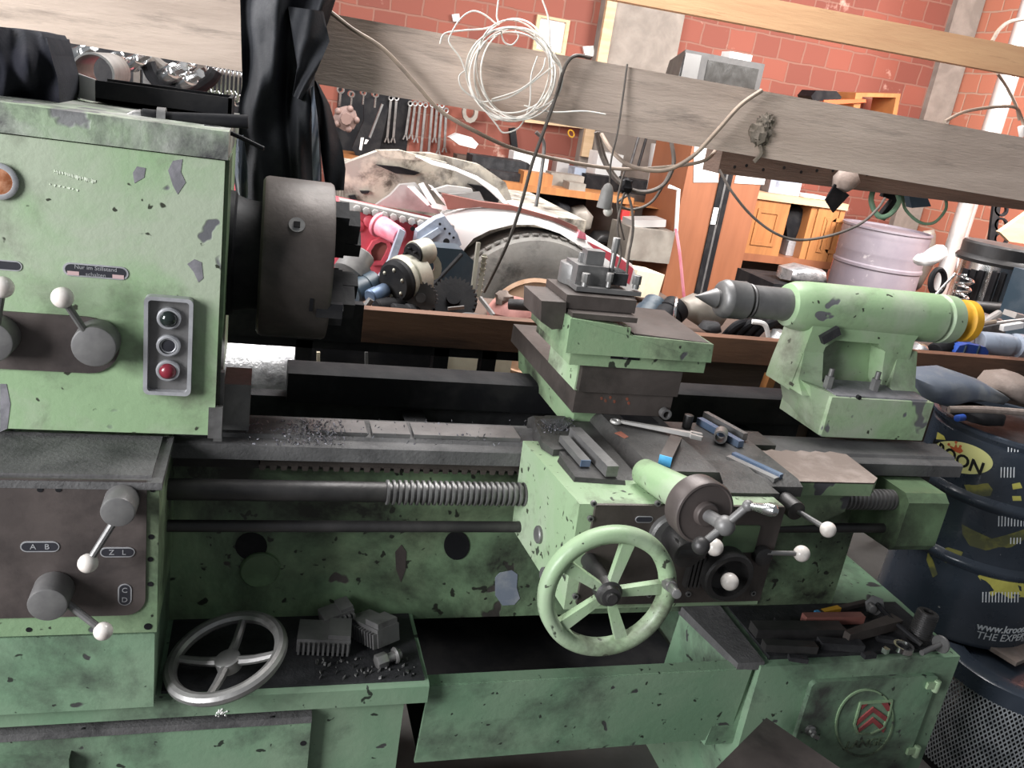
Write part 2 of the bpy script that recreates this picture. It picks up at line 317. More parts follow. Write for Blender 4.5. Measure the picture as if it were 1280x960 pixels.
    def text(s, txt, c, right, up, size, depth=.0006, bold=0, warp=None, spacing=1, align='CENTER'):
        cu = bpy.data.curves.new('t', 'FONT'); cu.body = txt; cu.size = size; cu.align_x = align; cu.align_y = 'CENTER'; cu.extrude = depth; cu.offset = bold; cu.space_character = spacing
        cu.resolution_u = 3
        o = bpy.data.objects.new('t', cu); COL.objects.link(o); bpy.context.view_layer.update()
        me = bpy.data.meshes.new_from_object(o.evaluated_get(bpy.context.evaluated_depsgraph_get()))
        bpy.data.objects.remove(o); bpy.data.curves.remove(cu)
        r = V(right).normalized(); u = V(up).normalized(); n = r.cross(u)
        t = bmesh.new(); t.from_mesh(me); bpy.data.meshes.remove(me)
        for x in t.verts: x.co = warp(x.co) if warp else V(c)+r*x.co.x+u*x.co.y+n*x.co.z
        return s._add(t)
    def build(s, name, mats, parent=None, label=None, cat=None, group=None, kind=None, origin=None, smooth=.6):
        bm = s.bm
        xs = [v.co for v in bm.verts]
        lo = V([min(p[i] for p in xs) for i in range(3)]); hi = V([max(p[i] for p in xs) for i in range(3)])
        w = V(origin) if origin else V(((lo.x+hi.x)/2, (lo.y+hi.y)/2, lo.z if parent is None else (lo.z+hi.z)/2))
        for v in bm.verts: v.co -= w
        me = bpy.data.meshes.new(name); bm.to_mesh(me); bm.free()
        for m in (mats if isinstance(mats, (list, tuple)) else [mats]): me.materials.append(mt[m])
        for p in me.polygons: p.use_smooth = True
        me.set_sharp_from_angle(angle=smooth)
        o = bpy.data.objects.new(name, me); COL.objects.link(o); W[o.name] = w
        if parent is not None: o.parent = parent; o.location = w-W[parent.name]
        else: o.location = w
        if label: o['label'] = label
        if cat: o['category'] = cat
        if group: o['group'] = group
        if kind: o['kind'] = kind
        return o
def thing(name, label, cat, loc, group=None):
    o = bpy.data.objects.new(name, None); COL.objects.link(o); o.location = V(loc); W[o.name] = V(loc); o.empty_display_size = .05
    o['label'] = label; o['category'] = cat
    if group: o['group'] = group
    return o
def circ(cx, cy, rx, ry=None, n=24, rot=0):
    ry = ry or rx; out = []
    for i in range(n):
        a = 2*pi*i/n; x, y = rx*cos(a), ry*sin(a)
        out.append((cx+x*cos(rot)-y*sin(rot), cy+x*sin(rot)+y*cos(rot)))
    return out
X_, Y_, Z_ = V((1, 0, 0)), V((0, 1, 0)), V((0, 0, 1))
# ------------------------------------------------------------------ setting
WY = 6.8; WX = 5.93
MB().box((-2.5, -2.2, -.1), (WX+.3, WY+.3, 0)).build('floor', 'floor', kind='structure')
MB().box((-2.5, WY, 0), (WX+.3, WY+.25, 3.9)).build('wall_back', 'brick', kind='structure', origin=(0, WY, 0))
MB().box((WX, 3.2, 0), (WX+.25, WY, 3.9)).build('wall_right', 'brick_side', kind='structure', origin=(WX, WY, 0))
# concrete columns in the back wall
a = PY(722, 88, WY); b = PY(836, 88, WY)
MB().box((a.x+.1, WY-.1, 0), (b.x, WY, 3.9), .01).build('trim_1', 'concrete', kind='structure')
c = PY(1182, 150, WY-.06)
MB().box((WX-.3, WY-.06, 0), (WX-.02, WY, 3.9), .01).build('trim_2', 'concrete', kind='structure')
MB().box((a.x+.1, WY-.14, 1.2), (a.x+.18, WY-.1, 2.6)).build('trim_3', 'palewood', kind='structure')

# ------------------------------------------------------------------ LATHE
lathe = thing('lathe', 'long engine lathe in chipped green paint filling the foreground', 'lathe', (.5, 1.55, 0))
BT = .95                     # bed top
HY = 1.378; HX = -.057       # headstock front / right
# --- bed
m = MB()
m.box((-.9, 1.465, .515), (1.36, 1.53, .90), .008)                   # front web
m.use(5).box((-.9, 1.76, .515), (1.36, 1.80, .88), .008)
for x in (-.1, .32, .75, 1.15): m.box((x, 1.52, .56), (x+.05, 1.77, .86), .005)
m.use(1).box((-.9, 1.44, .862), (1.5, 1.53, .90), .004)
m.use(2).slab(circ(633, 735, 1, 1, 3), 1.4645, .002) if 0 else None
m.use(2).slab([(619, 722), (625, 716), (640, 713), (647, 718), (646, 735), (650, 748), (643, 756), (628, 757), (619, 744)], 1.4640, .003)
m.use(3).slab(circ(571, 682, 16, 18, 24), 1.4632, .004)
m.slab(circ(314, 683, 20, 17, 24), 1.4632, .004)
m.use(4).slab([(494, 690), (502, 681), (508, 690), (507, 712), (501, 728), (495, 712)], 1.4640, .003)
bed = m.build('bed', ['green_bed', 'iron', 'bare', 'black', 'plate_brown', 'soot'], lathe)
MB().rev(PY(325, 711, 1.464), -Y_, [(-.002, .037), (.006, .037), (.010, .034), (.010, 0)]).build('cover_disc', 'green_oily', bed)
m = MB()
y0 = .925
m.ext([(-.5, 1.403, y0-.03), (-.5, 1.403, y0-.003), (-.5, 1.408, y0), (-.5, 1.43, y0), (-.5, 1.435, y0+.006), (-.5, 1.495, y0+.012), (-.5, 1.51, y0), (-.5, 1.535, y0), (-.5, 1.535, .89), (-.5, 1.44, .89)], (2.043, 0, 0), .0015)
m.build('bed_way', 'iron_dusty', lathe, 'front bed way covered in grey dust')
m = MB(); m.ext([(.07, 1.725, .88), (.07, 1.725, .945), (.07, 1.735, .95), (.07, 1.80, .95), (.07, 1.81, .94), (.07, 1.81, .88)], (1.49, 0, 0), .002)
m.build('bed_way', 'black', lathe, 'dark rear bed way')
m = MB(); m.box((.02, 1.425, .874), (1.4, 1.445, .892), .001)
x = .02
while x < 1.38:
    m.hexa([(x, 1.424, .866), (x+.009, 1.424, .866), (x+.009, 1.445, .866), (x, 1.445, .866), (x-.002, 1.424, .876), (x+.011, 1.424, .876), (x+.011, 1.445, .876), (x-.002, 1.445, .876)]); x += .0185
m.build('rack', 'iron_brown', lathe)
# --- loose swarf band and plate joints on front way (raised sheet strips)
m = MB()
for x0, x1 in ((.10, .205), (.215, .285), (.292, .50)):
    m.box((x0, 1.438, .9305), (x1, 1.497, .9385), .001)
m.build('way_strip', 'steel_grey', lathe)
# --- headstock
m = MB()
m.box((-.75, HY, BT), (HX, 1.86, 1.399), .014)
m.use(1)
for q in ([(210, 213), (216, 201), (228, 199), (226, 215), (232, 228), (222, 243), (216, 232)], [(166, 216), (171, 208), (182, 210), (180, 222), (168, 229)],
          [(234, 330), (243, 324), (252, 328), (254, 348), (248, 353), (242, 340)], [(8, 480), (0, 480), (0, 540), (9, 536), (13, 505)]):
    m.slab(q, HY-.0006, .002)
m.use(2)
for i in range(26):                                                  # smeared white paint writing, illegible
    x = 68+i*2.05+random.uniform(-.6, .6); y = 212+i*.52
    m.slab([(x, y), (x+random.uniform(.8, 2), y+.3), (x+random.uniform(.5, 1.6), y+random.uniform(2.5, 6)), (x-.2, y+random.uniform(2, 5))], HY-.0008, .002)
for i in range(7):
    x = 62+i*5.6; y = 229+i*1.2
    m.slab([(x, y), (x+random.uniform(1, 4.4), y+.7), (x+random.uniform(1, 3), y+random.uniform(2, 4)), (x-.2, y+2)], HY-.0008, .002)
hs = m.build('headstock', ['green', 'chipgrey', 'white_paint'], lathe)
m = MB(); m.box((-.75, HY-.004, 1.401), (HX+.004, 1.87, 1.442), .013)
m.build('top_cover', 'green_top', hs)
# side strips of grime / flange on right side
m = MB(); m.box((HX-.012, HY+.012, BT+.004), (HX+.006, HY+.13, 1.40), .004); m.build('side_flange', 'green_oily', hs)
m = MB(); m.box((HX-.002, HY+.02, .93), (HX+.012, HY+.034, 1.055), .002); m.box((HX-.01, HY-.002, .945), (HX+.012, HY+.01, 1.0), .002)
m.box((HX+.01, HY+.06, .935), (HX+.055, HY+.15, 1.02), .004); m.build('way_wiper', 'steel_grey', hs)
# sight glass
g = PY(-1, 226, HY)
m = MB(); m.rev(g, -Y_, [(0, .026), (.006, .026), (.008, .023), (.008, .019), (.005, .018)]); m.use(1).rev(g, -Y_, [(0, .0185), (.006, .0185), (.0085, .012), (.009, 0)])
m.build('sight_glass', ['label', 'amber'], hs)
def oval(cx, cy, hw, hh, n=8):
    o = []
    for i in range(n+1): a = -pi/2+pi*i/n; o.append((cx+hw-hh+hh*cos(a), cy+hh*sin(a)))
    for i in range(n+1): a = pi/2+pi*i/n; o.append((cx-hw+hh+hh*cos(a), cy+hh*sin(a)))
    return o
def plate(name, cx, cy, wpx, hpx, Y, txt, par, vert=False, tsize=.5, extra=None, hint=None):
    c = PY(cx, cy, Y); k = SC(cx, cy, Y); w = wpx*k/2; h = hpx*k/2
    m = MB()
    def pl(w, h, d, t): 
        P = [(c.x+(-q if vert else p), Y-d, c.z+(p if vert else q)) for p, q in oval(0, 0, w, h)]
        m.ext(P, (0, t, 0))
    m.use(0); pl(w, h, .0012, .0014); m.use(1); pl(w*.93, h*.78, .0016, .0006)
    m.use(0)
    for z, t, sx in txt:
        if vert: m.text(t, (c.x, Y-.0018, c.z+z), X_, Z_, tsize*h*2, .0003)
        else: m.text(t, (c.x+sx, Y-.0018, c.z+z), X_, Z_, tsize*h*2, .0003)
    if extra:
        m.use(2)
        for ex, ez, ew, eh in extra: m.box((c.x+ex-ew, Y-.002, c.z+ez-eh), (c.x+ex+ew, Y-.0012, c.z+ez+eh))
    return m.build(name, ['label', 'label_dark', 'label_pink'], par, hint)
k = SC(120, 339, HY)
plate('nameplate', 120, 339, 75, 17, HY, [(.0045, 'Nur im Stillstand', 0), (-.0055, 'schalten', 0)], hs, tsize=.42, extra=[(-.031, -.0055, .008, .003), (.031, -.0055, .008, .003)])
plate('nameplate', 2, 331, 46, 13, HY, [], hs)
# lever plate
p0 = PY(0, 388, HY); p1 = PY(0, 460, HY); xr = PY(150, 425, HY).x; zc = (p0.z+p1.z)/2; hh = (p0.z-p1.z)/2
P = [(-.75, HY, zc-hh), ] + [(xr-hh+hh*cos(-pi/2+pi*i/12), HY, zc+hh*sin(-pi/2+pi*i/12)) for i in range(13)] + [(-.75, HY, zc+hh)]
MB().ext(P, (0, -.004, 0), .0012).build('lever_plate', 'plate_brown', hs)
def lever(name, hub_back, hub_front, r, arm_from, knob, kr, par, bend=None, mat='hub', armr=.0055):
    """hub, arm and knob given as 3D points"""
    hb, hf, kn = V(hub_back), V(hub_front), V(knob)
    o = MB().cyl(hb, hf, r*1.03, r, 32, .0025).build(name, mat, par)
    MB().tube([V(arm_from)]+([V(bend)] if bend else [])+[kn], armr, 10, 1).build('lever_arm', 'steel_grey', o)
    MB().sph(kn, kr, u=24, v=16).build('knob', 'knob', o)
    return o
hb = PY(121, 428, HY-.002); hf = PY(117, 434, HY-.045)
lever('speed_lever', (hf.x, HY-.002, hf.z), hf, .0315, (hf.x-.008, HY-.035, hf.z+.012), PY(78, 372, HY-.06), .0155, lathe)
hf = PY(-14, 428, HY-.045); lever('speed_lever', (hf.x, HY-.002, hf.z), hf, .0315, (hf.x+.006, HY-.035, hf.z+.012), PY(3, 359, HY-.06), .0155, lathe)
# push-button panel
A = PY(182, 366, HY); B = PY(242, 372, HY); Cc = PY(240, 492, HY); D = PY(180, 488, HY)
x0, x1 = (A.x+D.x)/2, (B.x+Cc.x)/2; z1, z0 = (A.z+B.z)/2, (Cc.z+D.z)/2
def rr(x0, z0, x1, z1, r, y, n=5):
    o = []
    for cx, cz, a in ((x1-r, z0+r, -pi/2), (x1-r, z1-r, 0), (x0+r, z1-r, pi/2), (x0+r, z0+r, pi)):
        for i in range(n+1): o.append((cx+r*cos(a+pi/2*i/n), y, cz+r*sin(a+pi/2*i/n)))
    return o
m = MB(); m.ring(rr(x0, z0, x1, z1, .009, HY), rr(x0+.006, z0+.006, x1-.006, z1-.006, .005, HY), (0, -.016, 0), .0022)
m.use(1).ext(rr(x0+.003, z0+.003, x1-.003, z1-.003, .006, HY), (0, -.004, 0))
pan = m.build('push_button_panel', ['label', 'steel_grey'], hs)
xc = (x0+x1)/2
for i, (py_, mat_) in enumerate(((398, 'black_btn'), (432, 'label_dark'), (463, 'red_btn'))):
    z = PY(213, py_, HY-.008).z
    MB().rev((xc, HY-.003, z), -Y_, [(0, .0175), (.008, .0175), (.011, .015), (.011, .0125), (.006, .012)]).build('button_collar', 'label', pan) if 0 else None
    m = MB(); m.rev((xc, HY-.003, z), -Y_, [(0, .0178), (.008, .0178), (.0105, .0155), (.0105, .0132), (.004, .013)])
    m.use(1)
    if i == 1: m.rev((xc, HY-.003, z), -Y_, [(0, .0132), (.006, .0132), (.0065, .012), (.0065, 0)]); m.use(0).torus((xc, HY-.0095, z), Y_, .0112, .0012)
    else: m.rev((xc, HY-.003, z), -Y_, [(0, .0132), (.009, .0132), (.014, .0115), (.018, .007), (.0195, 0)])
    m.build('push_button', ['label', mat_], pan, ('black push button', 'recessed dark push button', 'red push button')[i])
# --- spindle nose and chuck
AX = V((0, 1.60, 1.213))
m = MB(); m.rev((HX-.01, AX.y, AX.z), X_, [(0, .112), (.022, .112), (.026, .105), (.04, .1), (.055, .098), (.07, .098)], 48)
m.build('spindle_nose', 'black', lathe)
m = MB(); m.rev((.0, AX.y, AX.z), X_, [(0, .136), (.004, .1425), (.01, .145), (.118, .145), (.123, .142), (.125, .05), (.125, 0)], 72)
fc = PY(372, 275, 1.466)
nr = (V((0, fc.y, fc.z))-V((0, AX.y, AX.z))).normalized(); fc = V((fc.x, AX.y, AX.z))+nr*.145
m.use(1).rev(fc-nr*.002, nr, [(0, .0135), (.0035, .0135), (.0035, .0085)], 32)
m.use(2).obox(fc+nr*.001, X_, nr, X_.cross(nr), .0105, .005, .0105)
q = PY(389, 380, 1.466); n2 = (V((0, q.y, q.z))-V((0, AX.y, AX.z))).normalized(); q = V((q.x, AX.y, AX.z))+n2*.1448
m.use(2).obox(q, X_, n2, X_.cross(n2), .006, .003, .026, .001)
chuck = m.build('chuck', ['iron_brown', 'steel', 'black'], lathe)
for a in (-.6, .97, 2.54, 4.11):
    d = V((0, -cos(a), sin(a))); tt = V((0, sin(a), cos(a)))
    m = MB(); m.obox(AX+V((.135, 0, 0))+d*.085, X_, d, tt, .024, .10, .04, .002); m.obox(AX+V((.157, 0, 0))+d*.095, X_, d, tt, .022, .045, .038, .002); m.obox(AX+V((.15, 0, 0))+d*.055, X_, d, tt, .05, .03, .036, .002)
    m.build('chuck_jaw', 'black', chuck)
q = PY(403, 386, 1.478); m = MB(); m.obox(V((.122, 1.475, q.z)), X_, Y_, Z_, .045, .018, .026, .002); m.build('key_block', 'black', chuck)
# --- feed gearbox
GY = 1.228; GR = -.125
m = MB(); m.box((-.75, GY, .672), (GR, 1.47, .928), .010)
m.use(1)
for z in (.91, .865, .85, .72): pass
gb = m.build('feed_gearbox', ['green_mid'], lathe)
m = MB(); m.box((-.75, GY-.004, .925), (GR+.004, HY+.02, .937), .004)
m.box((-.75, GY+.012, .935), (GR-.012, HY+.01, .941), .003); m.build('gearbox_cover', 'iron_dusty', gb)
A = PY(184, 600, GY); Bz = PY(150, 768, GY).z
P = [(-.75, GY, Bz)] + [(A.x-.03+.03*sin(pi/2*i/8), GY, Bz+.03-.03*cos(pi/2*i/8)) for i in range(9)] + [(A.x, GY, A.z), (-.75, GY, A.z)]
MB().ext(P, (0, -.003, 0), .0008).build('gearbox_plate', 'plate_brown', gb)
for x, y in ((191, 612), (189, 671), (188, 699), (188, 730), (185, 783), (36, 787)):
    c = PY(x, y, GY); MB().cyl(c-Y_*.0008, c+Y_*.002, .0042 if (x, y) != (185, 783) else .006, seg=14).build('plate_screw', 'black', gb)
for x, y in ((50, 612), (73, 612)):
    c = PY(x, y, GY-.003); MB().cyl(c-Y_*.0008, c+Y_*.002, .004, seg=14).build('plate_hole', 'black', gb)
plate('letter_plate', 50, 683, 44, 15, GY-.003, [(0, 'A   B', 0)], gb, tsize=.72)
plate('letter_plate', 147, 690, 40, 14, GY-.003, [(0, 'Z   L', 0)], gb, tsize=.72)
plate('letter_plate', 156, 743, 31, 16, GY-.003, [(.008, 'C', 0), (-.009, 'D', 0)], gb, vert=True, tsize=.62)
hf = PY(147, 641, GY-.047); lever('feed_lever', (hf.x, GY-.003, hf.z), hf, .0235, (hf.x-.004, GY-.04, hf.z-.015), PY(110, 704, GY-.05), .0142, lathe)
hf = PY(59, 757, GY-.052); lever('feed_lever', (hf.x, GY-.003, hf.z), hf, .027, (hf.x+.02, GY-.035, hf.z-.005), PY(129, 789, GY-.055), .0138, lathe)
# --- left pedestal with ledge
ZL = .524
P = [(-.75, GY, .66), (-.128, GY, .66), (-.128, GY, .55), (-.118, GY, .53)]
m = MB(); m.box((-.75, GY+.001, .526), (-.128, 1.50, .668), .006)
m.ext([(-.75, 1.25, ZL-.04), (-.75, 1.25, ZL-.004), (-.75, 1.256, ZL), (-.75, 1.50, ZL+.004), (-.75, 1.50, ZL-.04)], (.75+.338, 0, 0), .004)
xr = PY(500, 900, 1.29).x
m.box((-.75, 1.275, 0), (xr, 1.75, ZL-.03), .012)
m.use(1).box((-.12, 1.262, ZL-.001), (.33, 1.47, ZL+.005), .002)
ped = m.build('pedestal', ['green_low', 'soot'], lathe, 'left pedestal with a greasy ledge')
xp = PY(389, 900, 1.262).x; zt = PY(300, 903, 1.262).z
m = MB(); m.box((-.75, 1.255, .02), (xp, 1.28, zt), .003)
for x, y in ((104, 914), (340, 899), (379, 929)): 
    c = PY(x, y, 1.255); m.use(1).cyl(c-Y_*.0006, c+Y_*.003, .0055, seg=14)
m.use(2).box((-.75, 1.252, zt-.002), (xp, 1.278, zt+.012), .003)
m.use(0); q = PY(86, 949, 1.235); m.box((-.75, 1.235, .02), (q.x, 1.256, q.z), .003); m.build('access_panel', ['green_low', 'black', 'iron_dusty'], ped)
# --- chip tray
m = MB()
a = PY(537, 857, 1.272); b = PY(938, 842, 1.272); c = PY(927, 921, 1.285); d = PY(515, 950, 1.285)
m.ext([(a.x, 1.27, a.z), (b.x, 1.27, a.z), (b.x, 1.285, c.z), (a.x-.005, 1.285, c.z)], (0, .008, 0), .002)
m.box((a.x, 1.272, a.z-.003), (b.x, 1.30, a.z+.002), .001)
m.use(1).box((a.x+.002, 1.285, c.z+.005), (b.x, 1.72, c.z+.012)); m.box((a.x, 1.72, c.z), (b.x, 1.728, a.z+.05))
m.build('chip_tray', ['green_low', 'black'], lathe)
# --- right pedestal (cabinet)
PX0 = 1.045; PX1 = 1.565; PYF = 1.262; ZR = .515
m = MB()
m.ext([(PX0, PYF, 0), (PX0, PYF, ZR), (PX0, 1.46, ZR+.008), (PX0, 1.80, ZR+.008), (PX0, 1.80, 0)], (PX1-PX0, 0, 0), .012)
m.use(1).box((PX0+.03, PYF+.02, ZR-.002), (PX1-.02, 1.464, ZR+.010), .002)
m.use(2).hexa([(PX0-.05, PYF+.01, ZR-.012), (PX0+.01, PYF+.005, ZR-.012), (PX0+.01, 1.47, ZR-.01), (PX0-.09, 1.47, ZR-.01), (PX0-.05, PYF+.01, ZR+.004), (PX0+.01, PYF+.005, ZR+.008), (PX0+.01, 1.47, ZR+.012), (PX0-.09, 1.47, ZR+.012)], .004)
m.use(0).hexa([(PX0-.07, PYF+.02, .3), (PX0, PYF+.02, .3), (PX0, 1.47, .3), (PX0-.1, 1.47, .3), (PX0-.045, PYF+.02, ZR-.01), (PX0, PYF+.02, ZR-.01), (PX0, 1.47, ZR-.008), (PX0-.085, 1.47, ZR-.008)], .004)
pr = m.build('pedestal', ['green_low', 'soot', 'iron_dusty'], lathe, 'right pedestal with a cabinet door')
DY = PYF-.012
A, B, C2, D = PY(1007, 858, DY), PY(1176, 839, DY), PY(1146, 960, DY), PY(986, 975, DY)
xl = (A.x+D.x)/2; xR = B.x; zt = (A.z+B.z)/2-.002; zb = C2.z-.012
m = MB(); m.ext(rr(xl, zb, xR, zt, .012, DY), (0, .014, 0), .003)
door = m.build('cabinet_door', 'green_low', pr)
for y in (857, 939):
    c = PY(1168 if y < 900 else 1143, y, DY-.004); m = MB(); m.box((c.x-.02, DY-.006, c.z-.008), (c.x+.006, DY+.001, c.z+.008), .003); m.cyl((c.x+.008, DY-.002, c.z-.018), (c.x+.008, DY-.002, c.z+.012), .008, b=.002); m.build('door_hinge', 'green_light', pr)
c = PY(1014, 914, DY-.006); m = MB(); m.rev((c.x, DY, c.z), -Y_, [(0, .012), (.006, .012), (.008, .009), (.014, .008), (.016, .004), (.016, 0)]); m.obox((c.x+.004, DY-.018, c.z-.004), (1, 0, -.5), Y_, (.5, 0, 1), .02, .006, .008, .002); m.build('door_lock', 'steel', pr)
c = PY(1082, 900, DY); k = SC(1082, 900, DY); th = .0
def em(x, y):   # emblem coordinates from photo pixels
    p = PY(x, y, DY); return V((p.x, DY, p.z))
ov = [em(*p) for p in circ(1080, 903, 36, 43, 40, .28)]; ov2 = [em(*p) for p in circ(1080, 903, 34, 41, 40, .28)]
m = MB(); m.ring(ov, ov2, (0, -.003, 0), .0006)
sh = [em(*p) for p in ((1074, 877), (1115, 874), (1112, 892), (1104, 909), (1088, 918), (1070, 916), (1066, 905))]
cs = sum(sh, V())/len(sh); shi = [cs+(p-cs)*.90 for p in sh]
m.ring(sh, shi, (0, -.004, 0), .0008)
m.use(1)
for dy in (0, 13):
    m.ext([em(*p) for p in ((1071-dy*.1, 900+dy), (1091, 883+dy), (1109-dy*.2, 896+dy), (1107-dy*.3, 902+dy), (1090, 889+dy), (1070, 906+dy*.8))], (0, -.003, 0), .0004)
m.ext([em(*p) for p in ((1101, 878), (1113, 877), (1111, 888), (1108, 888))], (0, -.003, 0), .0004); m.ext([em(*p) for p in ((1075, 881), (1084, 879), (1076, 886))], (0, -.003, 0), .0004)
m.use(0).text('LANGE', em(1080, 929)-Y_*.0005, V((1, 0, .05)), Z_, .031, .002)
m.build('emblem', ['green_mid', 'red_enamel'], pr)
# --- lead screw, feed rod, bearing bracket
LS = V((0, 1.36, .858)); xs = PY(482, 615, 1.36).x
MB().cyl((GR-.01, LS.y, LS.z), (xs, LS.y, LS.z), .0185, seg=24, b=.001).build('lead_screw_shank', 'iron', lathe)
m = MB(); pr_ = []; x = xs
pr_.append((0, .0185))
h = 0
while h < 1.345-xs: pr_ += [(h, .0185), (h+.0012, .0225), (h+.0052, .0225), (h+.0062, .0175), (h+.0098, .0175)]; h += .0107
m.rev((xs, LS.y, LS.z), X_, pr_, 24); m.build('lead_screw', 'steel_grey', lathe)
MB().cyl((GR-.01, 1.36, .789), (1.345, 1.36, .789), .0105, seg=20).build('feed_rod', 'iron', lathe)
m = MB(); m.ext([(1.335, 1.33, .89), (1.335, 1.312, .875), (1.335, 1.312, .772), (1.335, 1.325, .755), (1.335, 1.47, .745), (1.335, 1.47, .89)], (.105, 0, 0), .014, 3); m.build('screw_bracket', 'green_oily', lathe)
# --- saddle
m = MB()
for s in (0,):
    m.ext([(.54, 1.215, .935), (.54, 1.215, .955), (.54, 1.235, .962), (.54, 1.50, .962), (.54, 1.53, .945), (.54, 1.53, .92), (.54, 1.40, .926), (.54, 1.395, .935)], (.445, 0, 0), .004)
m.ext([PZ(x, y, .966) for x, y in ((668, 526), (682, 519), (706, 520), (718, 531), (720, 560), (692, 562), (678, 552))], (0, 0, -.06))
m.box((.86, 1.30, .90), (.99, 1.50, .952), .004); m.box((.98, 1.425, .927), (1.06, 1.50, .948), .003)
m.use(1).ext([PZ(x, y, .9675) for x, y in ((676, 524), (704, 523), (712, 531), (704, 538), (690, 536))], (0, 0, -.002))
m.build('saddle', ['iron_slide', 'swarf'], lathe)
m = MB(); A = .925
wing = [(1.0, 1.258), (1.18, 1.258), (1.205, 1.28), (1.215, 1.395)] + [(1.20-.018*i, 1.40+(.008 if i % 2 else 0)) for i in range(11)] + [(1.0, 1.40)]
m.ext([(x, y, .945) for x, y in wing], (0, 0, -.028), .006)
m.use(1).ext([(1.0, 1.29, .918), (1.165, 1.29, .918), (1.16, 1.29, .865), (1.10, 1.29, .835), (1.0, 1.29, .83)], (0, .08, 0), .008)
m.use(2).ext([(x, y, .9462) for x, y in wing], (0, 0, -.003))
m.build('saddle_wing', ['green_mid', 'green_mid', 'rag'], lathe, 'right saddle wing with a dusty scalloped top')
# --- apron
AY = 1.125
m = MB(); m.hexa([(.515, AY, .765), (.885, AY, .765), (.90, 1.40, .765), (.498, 1.40, .765), (.507, AY, .962), (.885, AY, .962), (.90, 1.40, .95), (.492, 1.40, .95)], .026)
m.use(1).hexa([(.527, AY+.085, .955), (.62, AY+.075, .955), (.64, 1.30, .955), (.527, 1.30, .955), (.53, AY+.09, .966), (.618, AY+.08, .966), (.64, 1.30, .966), (.53, 1.30, .966)], .002); m.box((.79, AY+.04, .955), (.90, 1.30, .966), .002)
m.use(2).ext([PX(x, y, .4995) for x, y in ()], (0, 0, 0)) if 0 else None
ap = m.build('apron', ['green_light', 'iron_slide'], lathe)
zt, zb = PY(738, 629, AY).z, PY(720, 757, AY).z+.004
m = MB(); m.ext(rr(.533, zb, .884, zt, .004, AY), (0, -.006, 0), .001); m.build('apron_plate', 'iron_brown', ap)
for x, y in ((742, 629), (822, 629), (738, 648), (733, 668), (719, 745), (811, 743), (860, 742), (941, 741)):
    c = PY(x, y, AY-.006); m = MB(); m.cyl((c.x, AY-.009, c.z), (c.x, AY-.004, c.z), .005, seg=16); m.use(1).cyl((c.x, AY-.0095, c.z), (c.x, AY-.008, c.z), .0025, seg=6); m.build('plate_screw', ['steel_grey', 'black'], ap)
plate('nameplate', 805, 649, 24, 9, AY-.006, [], ap)
for (x, y), r in (((674, 668), .016), ((681, 718), .013)):
    c = PX(x, y, .503); m = MB(); m.rev((.515, c.y, c.z), V((-1, -.04, 0)), [(0, r), (.016, r), (.018, r*.85), (.018, 0)]); m.build('side_plug', 'steel_grey' if r > .014 else 'iron_dusty', ap)
# green nameplate on right of apron
A, B = PY(908, 657, AY-.008), PY(942, 690, AY-.008)
m = MB(); m.ext(rr(A.x, B.z, B.x, A.z, .003, AY-.006), (0, -.003, 0), .0006); m.build('instruction_plate', 'green_oily', ap)
c = PY(950, 692, AY-.006); MB().rev((c.x, AY-.006, c.z), -Y_, [(0, .017), (.014, .017), (.016, .014), (.016, 0)]).build('rod_boss', 'iron', ap)
# dark housings behind the dial
c = PY(838, 668, AY-.01); MB().rev((c.x, AY-.005, c.z), -Y_, [(0, .038), (.010, .038), (.014, .034), (.014, 0)]).build('shaft_flange', 'steel_grey', ap)
c1 = PY(850, 676, 1.09); c2 = PY(866, 690, 1.06); m = MB(); m.cyl((c1.x, 1.115, c1.z), (c1.x, 1.055, c1.z-.006), .026, b=.003); m.cyl((c1.x-.02, 1.07, c1.z-.003), (c1.x+.03, 1.07, c1.z-.003), .018, b=.002); m.build('clutch_housing', 'iron', ap)
c = PY(906, 716, AY-.02); m = MB(); m.rev((c.x, AY-.005, c.z), -Y_, [(0, .046), (.03, .046), (.034, .043), (.034, .035), (.012, .033), (.010, .012), (.01, 0)]); hd = m.build('feed_knob_cup', 'iron', ap)
m = MB()
for i in range(4): x = PY(858+i*5, 716, AY-.012).x; m.box((x, AY-.02, c.z-.03), (x+.004, AY-.004, c.z+.03), .001)
m.build('cup_ribs', 'iron', ap)
kn = PY(912, 727, AY-.055)
o = MB().cyl((c.x, AY-.014, c.z), kn, .007, seg=14).build('plunger', 'steel_grey', lathe); MB().sph(kn, .0150).build('knob', 'knob', o)
# half-nut lever behind the ball crank
kn = PY(893, 684, 1.06); o = MB().cyl((kn.x+.01, AY-.004, kn.z+.01), kn, .006, seg=12).build('half_nut_lever', 'steel_grey', lathe); MB().sph(kn, .0145).build('knob', 'knob', o)
p0 = PY(958, 691, AY-.018); kn = PY(1002, 692, AY-.018)
o = MB().cyl(p0, kn, .0045, seg=12).build('control_lever', 'steel', lathe, 'horizontal control lever with white knob'); MB().sph(kn, .0145).build('knob', 'knob', o)
p0 = PY(992, 636, 1.18); kn = PY(1035, 662, 1.12)
o = MB().cyl(p0, kn, .005, seg=12).build('control_lever', 'steel_grey', lathe, 'slanted control lever with white knob'); MB().sph(kn, .0142).build('knob', 'knob', o)
MB().cyl((p0.x, 1.17, p0.z), (p0.x, 1.30, p0.z), .018, seg=20, b=.002).build('lever_boss', 'iron', o)
